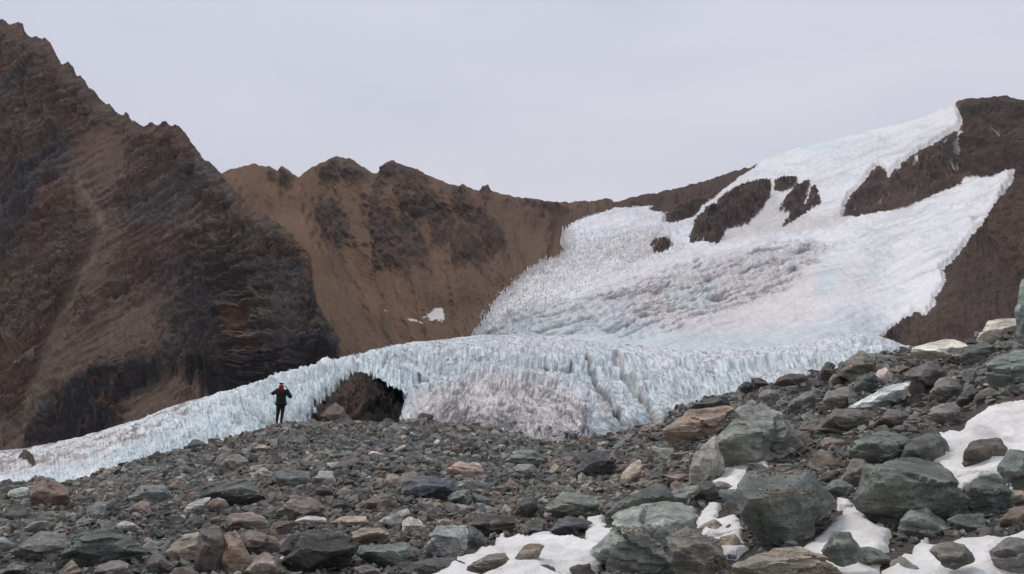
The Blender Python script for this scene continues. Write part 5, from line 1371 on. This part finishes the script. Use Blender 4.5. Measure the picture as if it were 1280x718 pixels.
instancer('glacier_ice_blades', P - np.array([0, 0, .05]), np.stack([R.normal(.1, .18, len(i)), R.normal(0, .15, len(i)), R.uniform(0, 6.28, len(i))], -1), np.stack([wd, wd, h], -1), R.randint(0, 7, len(i)), cc, bp, 'short ice spikes covering the lower glacier tongue', 'ice spikes')

BP, BI, BPX, BPY, BSD, BRB, BC = BK
rowstep = np.abs(np.gradient(BPY, axis=0))
vis = BPY < 440
topd = BPY - np.interp(BPX[0], [c[0] for c in SIL_B], [c[1] for c in SIL_B])[None]
w = rowstep * BI * vis * np.where(BPX < 1300, 1, 3) * (topd > 7)
zone = np.clip(1.1 - np.abs(BSD) / 26.0, .03, 1) + .8 * BRB + .5 * sstep(poly_sd(BPX, BPY, [(600, 440), (620, 360), (700, 300), (830, 290), (1060, 280), (1000, 320), (800, 360), (680, 420)]), -5, 10)
fr = sstep(_poly_sd(BPX, BPY, [(560, 445), (600, 400), (650, 335), (710, 290), (740, 300), (840, 285), (850, 320), (760, 350), (680, 390), (640, 440)]), -8, 8)
i = pick(BP, BPX, BPY, w * (fr * .9 + .12 * BRB), 9000)
P = BP.reshape(-1, 3)[i] + R.normal(0, .5, (len(i), 3)) * np.array([1, 1, .1])
edge = np.clip(1 - np.abs(BSD.reshape(-1)[i]) / 14, 0, 1) * (P[:, 0] < 60)
h = (R.uniform(.3, .85, len(i))) * (P[:, 1] / 450 + .25) * (1 + 1.4 * edge)
wd = h * R.uniform(.4, .7, len(i))
cc = np.clip(BC.reshape(-1, 3)[i] * .97, 0, .9) * R.uniform(.95, 1.05, (len(i), 1))
instancer('icefield_ice_blades', P - np.array([0, 0, .2]), np.stack([R.normal(.05, .12, len(i)), R.normal(0, .12, len(i)), R.uniform(0, 6.28, len(i))], -1), np.stack([wd, wd, h], -1), R.randint(0, 7, len(i)), cc, bp, 'tall pointed snow spikes standing on the upper icefield', 'snow spikes')

# rock humps inside the ice arch
R = np.random.RandomState(77)
def cave_rock(label, colr, pts, D):
    o, _ = hero(label, colr, pts, D=D, sub=4, rough=.07, thick=.9, tilt=.3)
    o.data.materials.clear(); o.data.materials.append(M_rock)
cave_rock('brown rock hump at the left inside the ice arch', (78, 68, 61), [(394,540),(399,522),(410,510),(422,503),(433,510),(442,524),(446,542)], 91)

# pebbles lying on the two flat-topped boulders
bpy.context.view_layer.update()
from mathutils.bvhtree import BVHTree
def pebbles_on(obj_phrase_px, n, spread, label):
    pass
PEB = []
for o in [q for q in COL.objects if q.get('label') in ('huge green-blue boulder with pebbles on top at lower right', 'big slanting slab with light blue-green top and black undercut front')]:
    dg = [o.location + v.co for v in o.data.vertices]
    tree = BVHTree.FromPolygons(dg, [tuple(p.vertices) for p in o.data.polygons])
    big = 'huge' in o['label']
    zones = [((985, 618), 34, 8, 150), ((975, 592), 30, 4, 90)] if big else [((800, 664), 34, 6, 120)]
    for (mx, my), sx_, sy_, nn in zones:
        for _ in range(nn):
            px_, py_ = R.normal(mx, sx_ * .5), R.normal(my, sy_ * .6)
            a_, e_ = px2ae(px_, py_)
            d_ = Vector((float(a_), 1, float(e_))).normalized()
            hit = tree.ray_cast(Vector((0, 0, 0)), d_)
            if hit[0] is not None and hit[1].z > .25: PEB.append(hit[0][:])
if PEB:
    PEB = np.array(PEB); n = len(PEB); s = R.uniform(.015, .055, n)
    instancer('pebbles', PEB, np.stack([R.normal(0, .3, n), R.normal(0, .3, n), R.uniform(0, 6.28, n)], -1), np.stack([s, s * .8, s * .7], -1), R.randint(0, len(gp), n), pal[R.choice([0, 2, 5, 6, 7], n)] * R.uniform(.8, 1.3, (n, 1)), gp, 'small brown pebbles lying on top of the big right boulders', 'pebbles')

# ================================================================== PERSON
M_jacket = plain('black_jacket_cloth', (0.016, 0.017, 0.019), .85, 25, .35)
M_trouser = plain('dark_trouser_cloth', (0.018, 0.020, 0.026), .85, 25, .3)
M_red = plain('red_scarf_cloth', (0.30, 0.018, 0.022), .9, 40, .3)
M_cap = plain('dark_cap_cloth', (0.03, 0.022, 0.026), .9, 40, .3)
M_boot = plain('red_brown_boot_leather', (0.085, 0.025, 0.022), .7, 40, .3)
M_skin = plain('skin', (0.42, 0.25, 0.18), .6, 20, .08)
M_hair = plain('dark_hair', (0.02, 0.014, 0.011), .7, 80, .3)

def skin_obj(name, joints, bones, mat, parent, sub=2, root=0, parentcol=None):
    me = bpy.data.meshes.new(name)
    me.from_pydata([j[0] for j in joints], bones, [])
    o = bpy.data.objects.new(name, me); COL.objects.link(o)
    me.materials.append(mat)
    md = o.modifiers.new('skin', 'SKIN'); md.use_smooth_shade = True
    sv = me.skin_vertices[0].data
    for k, j in enumerate(joints):
        r = j[1] if hasattr(j[1], '__len__') else (j[1], j[1])
        sv[k].radius = r
    sv[root].use_root = True
    ms = o.modifiers.new('subdivision', 'SUBSURF'); ms.levels = sub; ms.render_levels = sub
    o.parent = parent
    return o

def build_person():
    D = float(ray_ground([351.0], [532.0])[0])
    D = min(max(D, 40.0), 45.0)
    a, e = px2ae(351, 531.5)
    x0 = float(a) * D
    z0 = float(ground_z(x0, D)) + .02
    H_px = 53.5; height = 1.76
    root = bpy.data.objects.new('person', None); COL.objects.link(root)
    root.empty_display_size = .3
    root.location = (x0, D, z0)
    root.rotation_euler = (0, 0, math.radians(-4))
    s = (H_px * D / F_PX) / height
    root.scale = (s, s, s)
    tag(root, 'person in a black jacket with red hood, seen from behind, hands raised to the face', 'person')
    # local: x right, y away from the camera, z up; the person looks along +y
    L, Rr = -1, 1
    # body (skin-coloured): head, neck, torso core, forearms and hands in one surface
    J = []; B = []
    def j(p, r): J.append((p, r)); return len(J) - 1
    pel = j((0, 0, .96), .12); ch = j((0, .01, 1.25), .13); nk0 = j((0, .0, 1.43), .06); nk = j((0, .012, 1.50), .055)
    h0 = j((0, .03, 1.57), (.070, .075)); h1 = j((0, .035, 1.64), (.078, .092)); h2 = j((0, .03, 1.71), (.062, .075))
    B += [(pel, ch), (ch, nk0), (nk0, nk), (nk, h0), (h0, h1), (h1, h2)]
    for sd_ in (-1, 1):
        el = (sd_ * .40, .08, 1.27) if sd_ < 0 else (.38, .10, 1.14)
        wr = (sd_ * .17, .30, 1.52) if sd_ < 0 else (.15, .30, 1.50)
        sh = j((sd_ * .17, 0, 1.40), .06); eb_ = j(el, .042); w_ = j(wr, .026)
        B += [(ch, sh), (sh, eb_), (eb_, w_)]
        hp = j((sd_ * .115, .325, 1.575), (.036, .018)); B += [(w_, hp)]
        hip = j((sd_ * .09, 0, .92), .085); kn = j((sd_ * .095 - .04, .02, .50), .055); an = j((sd_ * .09 - .08, -.01, .10), .038); ft = j((sd_ * .10 - .08, .12, .05), .035)
        B += [(pel, hip), (hip, kn), (kn, an), (an, ft)]
    body = skin_obj('body', J, B, M_skin, root)
    # fingers and thumb, each a small bent chain, curled around a raised camera-holding pose
    for sd_ in (-1, 1):
        for f in range(4):
            z = 1.605 - f * .020; ln = [.9, 1.0, .94, .76][f]
            p0 = (sd_ * .105, .345, z); p1 = (sd_ * (.105 - .038 * ln), .362, z + .006); p2 = (sd_ * (.105 - .062 * ln), .352, z + .004); p3 = (sd_ * (.105 - .074 * ln), .334, z)
            skin_obj('finger', [(p0, .0095), (p1, .009), (p2, .008), (p3, .007)], [(0, 1), (1, 2), (2, 3)], M_skin, root, sub=1)
        skin_obj('thumb', [((sd_ * .112, .315, 1.55), .012), ((sd_ * .088, .30, 1.565), .010), ((sd_ * .064, .30, 1.572), .0085)], [(0, 1), (1, 2)], M_skin, root, sub=1)
    # ears, nose and mouth, eyes on the far side of the head
    skin_obj('nose', [((0, .118, 1.665), .010), ((0, .140, 1.625), .014), ((0, .125, 1.615), .012)], [(0, 1), (1, 2)], M_skin, root, sub=1)
    for sd_ in (-1, 1):
        skin_obj('ear', [((sd_ * .083, .03, 1.66), (.012, .02)), ((sd_ * .085, .028, 1.62), (.010, .014))], [(0, 1)], M_skin, root, sub=1)
        skin_obj('eye', [((sd_ * .03, .112, 1.652), .012), ((sd_ * .03, .116, 1.652), .010)], [(0, 1)], M_hair, root, sub=1)
    skin_obj('mouth', [((-.022, .122, 1.585), .007), ((0, .128, 1.584), .008), ((.022, .122, 1.585), .007)], [(0, 1), (1, 2)], M_red, root, sub=1)
    # jacket: hip-length, bulky, sleeves to the wrists
    J.clear(); B.clear()
    hem = j((-.01, 0, .75), (.225, .16)); hem1 = j((0, 0, .88), (.235, .165)); wa = j((0, 0, 1.05), (.22, .155)); c1 = j((0, .0, 1.24), (.23, .16)); c2 = j((0, 0, 1.38), (.17, .12)); nk = j((0, .01, 1.46), (.085, .085))
    B += [(hem, hem1), (hem1, wa), (wa, c1), (c1, c2), (c2, nk)]
    for sd_ in (-1, 1):
        el = (-.41, .06, 1.275) if sd_ < 0 else (.385, .08, 1.14)
        wr = (-.19, .28, 1.51) if sd_ < 0 else (.165, .28, 1.49)
        sh = j((sd_ * .19, 0, 1.395), (.092, .092)); mid = j(tuple((np.array((sd_ * .19, 0, 1.395)) + np.array(el)) / 2), .085); eb_ = j(el, .078); fm = j(tuple((np.array(el) + np.array(wr)) / 2), .062); w_ = j(wr, .048)
        B += [(c2, sh), (sh, mid), (mid, eb_), (eb_, fm), (fm, w_)]
    jk = skin_obj('jacket', J, B, M_jacket, root, root=2)
    # hood / scarf in red bunched round the neck, hair, cap
    J.clear(); B.clear()
    a1 = j((0, -.03, 1.44), (.115, .085)); a2 = j((0, -.015, 1.50), (.112, .105)); a3 = j((0, .0, 1.575), (.115, .118)); a4 = j((0, .0, 1.645), (.112, .115)); B += [(a1, a2), (a2, a3), (a3, a4)]
    for sd_ in (-1, 1):
        q = j((sd_ * .10, -.02, 1.445), .055); B += [(a1, q)]
    skin_obj('hood', J, B, M_red, root)
    J.clear(); B.clear()
    k1 = j((0, .015, 1.685), (.118, .12)); k2 = j((0, .02, 1.73), (.10, .105)); k3 = j((0, .02, 1.752), (.05, .055)); B += [(k1, k2), (k2, k3)]
    cap = skin_obj('cap', J, B, M_cap, root)
    skin_obj('hair', [((0, .065, 1.70), (.080, .03)), ((0, .075, 1.685), (.074, .022))], [(0, 1)], M_hair, root, sub=1)
    for sd_, fx in ((-1, -.125), (1, .125)):
        J.clear(); B.clear()
        t0 = j((sd_ * .075, 0, .93), (.118, .12)); t1 = j((sd_ * .09 - .015, .0, .75), (.098, .105)); t2 = j((sd_ * .095 - .04, .02, .50), (.070, .078)); t3 = j((sd_ * .092 - .06, -.01, .30), (.060, .068)); t4 = j((sd_ * .09 - .08, -.015, .13), (.052, .058)); B += [(t0, t1), (t1, t2), (t2, t3), (t3, t4)]
        skin_obj('trouser_leg', J, B, M_trouser, root)
        J.clear(); B.clear()
        b0 = j((sd_ * .092 - .08, -.015, .17), (.058, .062)); b1 = j((sd_ * .094 - .08, -.01, .07), (.058, .062)); b2 = j((sd_ * .106 - .08, .10, .05), (.052, .045)); b3 = j((sd_ * .113 - .08, .19, .04), (.045, .036)); b4 = j((sd_ * .092 - .08, -.055, .045), (.045, .045)); B += [(b0, b1), (b1, b2), (b2, b3), (b1, b4)]
        skin_obj('boot', J, B, M_boot, root, root=1)
    print('person at', x0, D, z0, s)
build_person()

# ================================================================== THIN MOUNTAIN AIR
V = np.array([(x, y, z) for x in (-4100, 4100) for y in (-4100, 4100) for z in (-60, 262)], float)
F = np.array([(0, 1, 3, 2), (4, 6, 7, 5), (0, 4, 5, 1), (2, 3, 7, 6), (0, 2, 6, 4), (1, 5, 7, 3)])
m = bpy.data.materials.new('thin_haze'); m.use_nodes = True
m.node_tree.nodes.clear()
mo = m.node_tree.nodes.new('ShaderNodeOutputMaterial'); pv = m.node_tree.nodes.new('ShaderNodeVolumePrincipled')
pv.inputs['Density'].default_value = 0.00006; pv.inputs['Color'].default_value = (.86, .9, 1, 1); pv.inputs['Anisotropy'].default_value = .2
m.node_tree.links.new(pv.outputs[0], mo.inputs['Volume'])
link('haze', mesh_np('haze', V, F, smooth=False), m, label='faint cold haze between the moraine and the far peaks', cat='haze', kind='stuff')
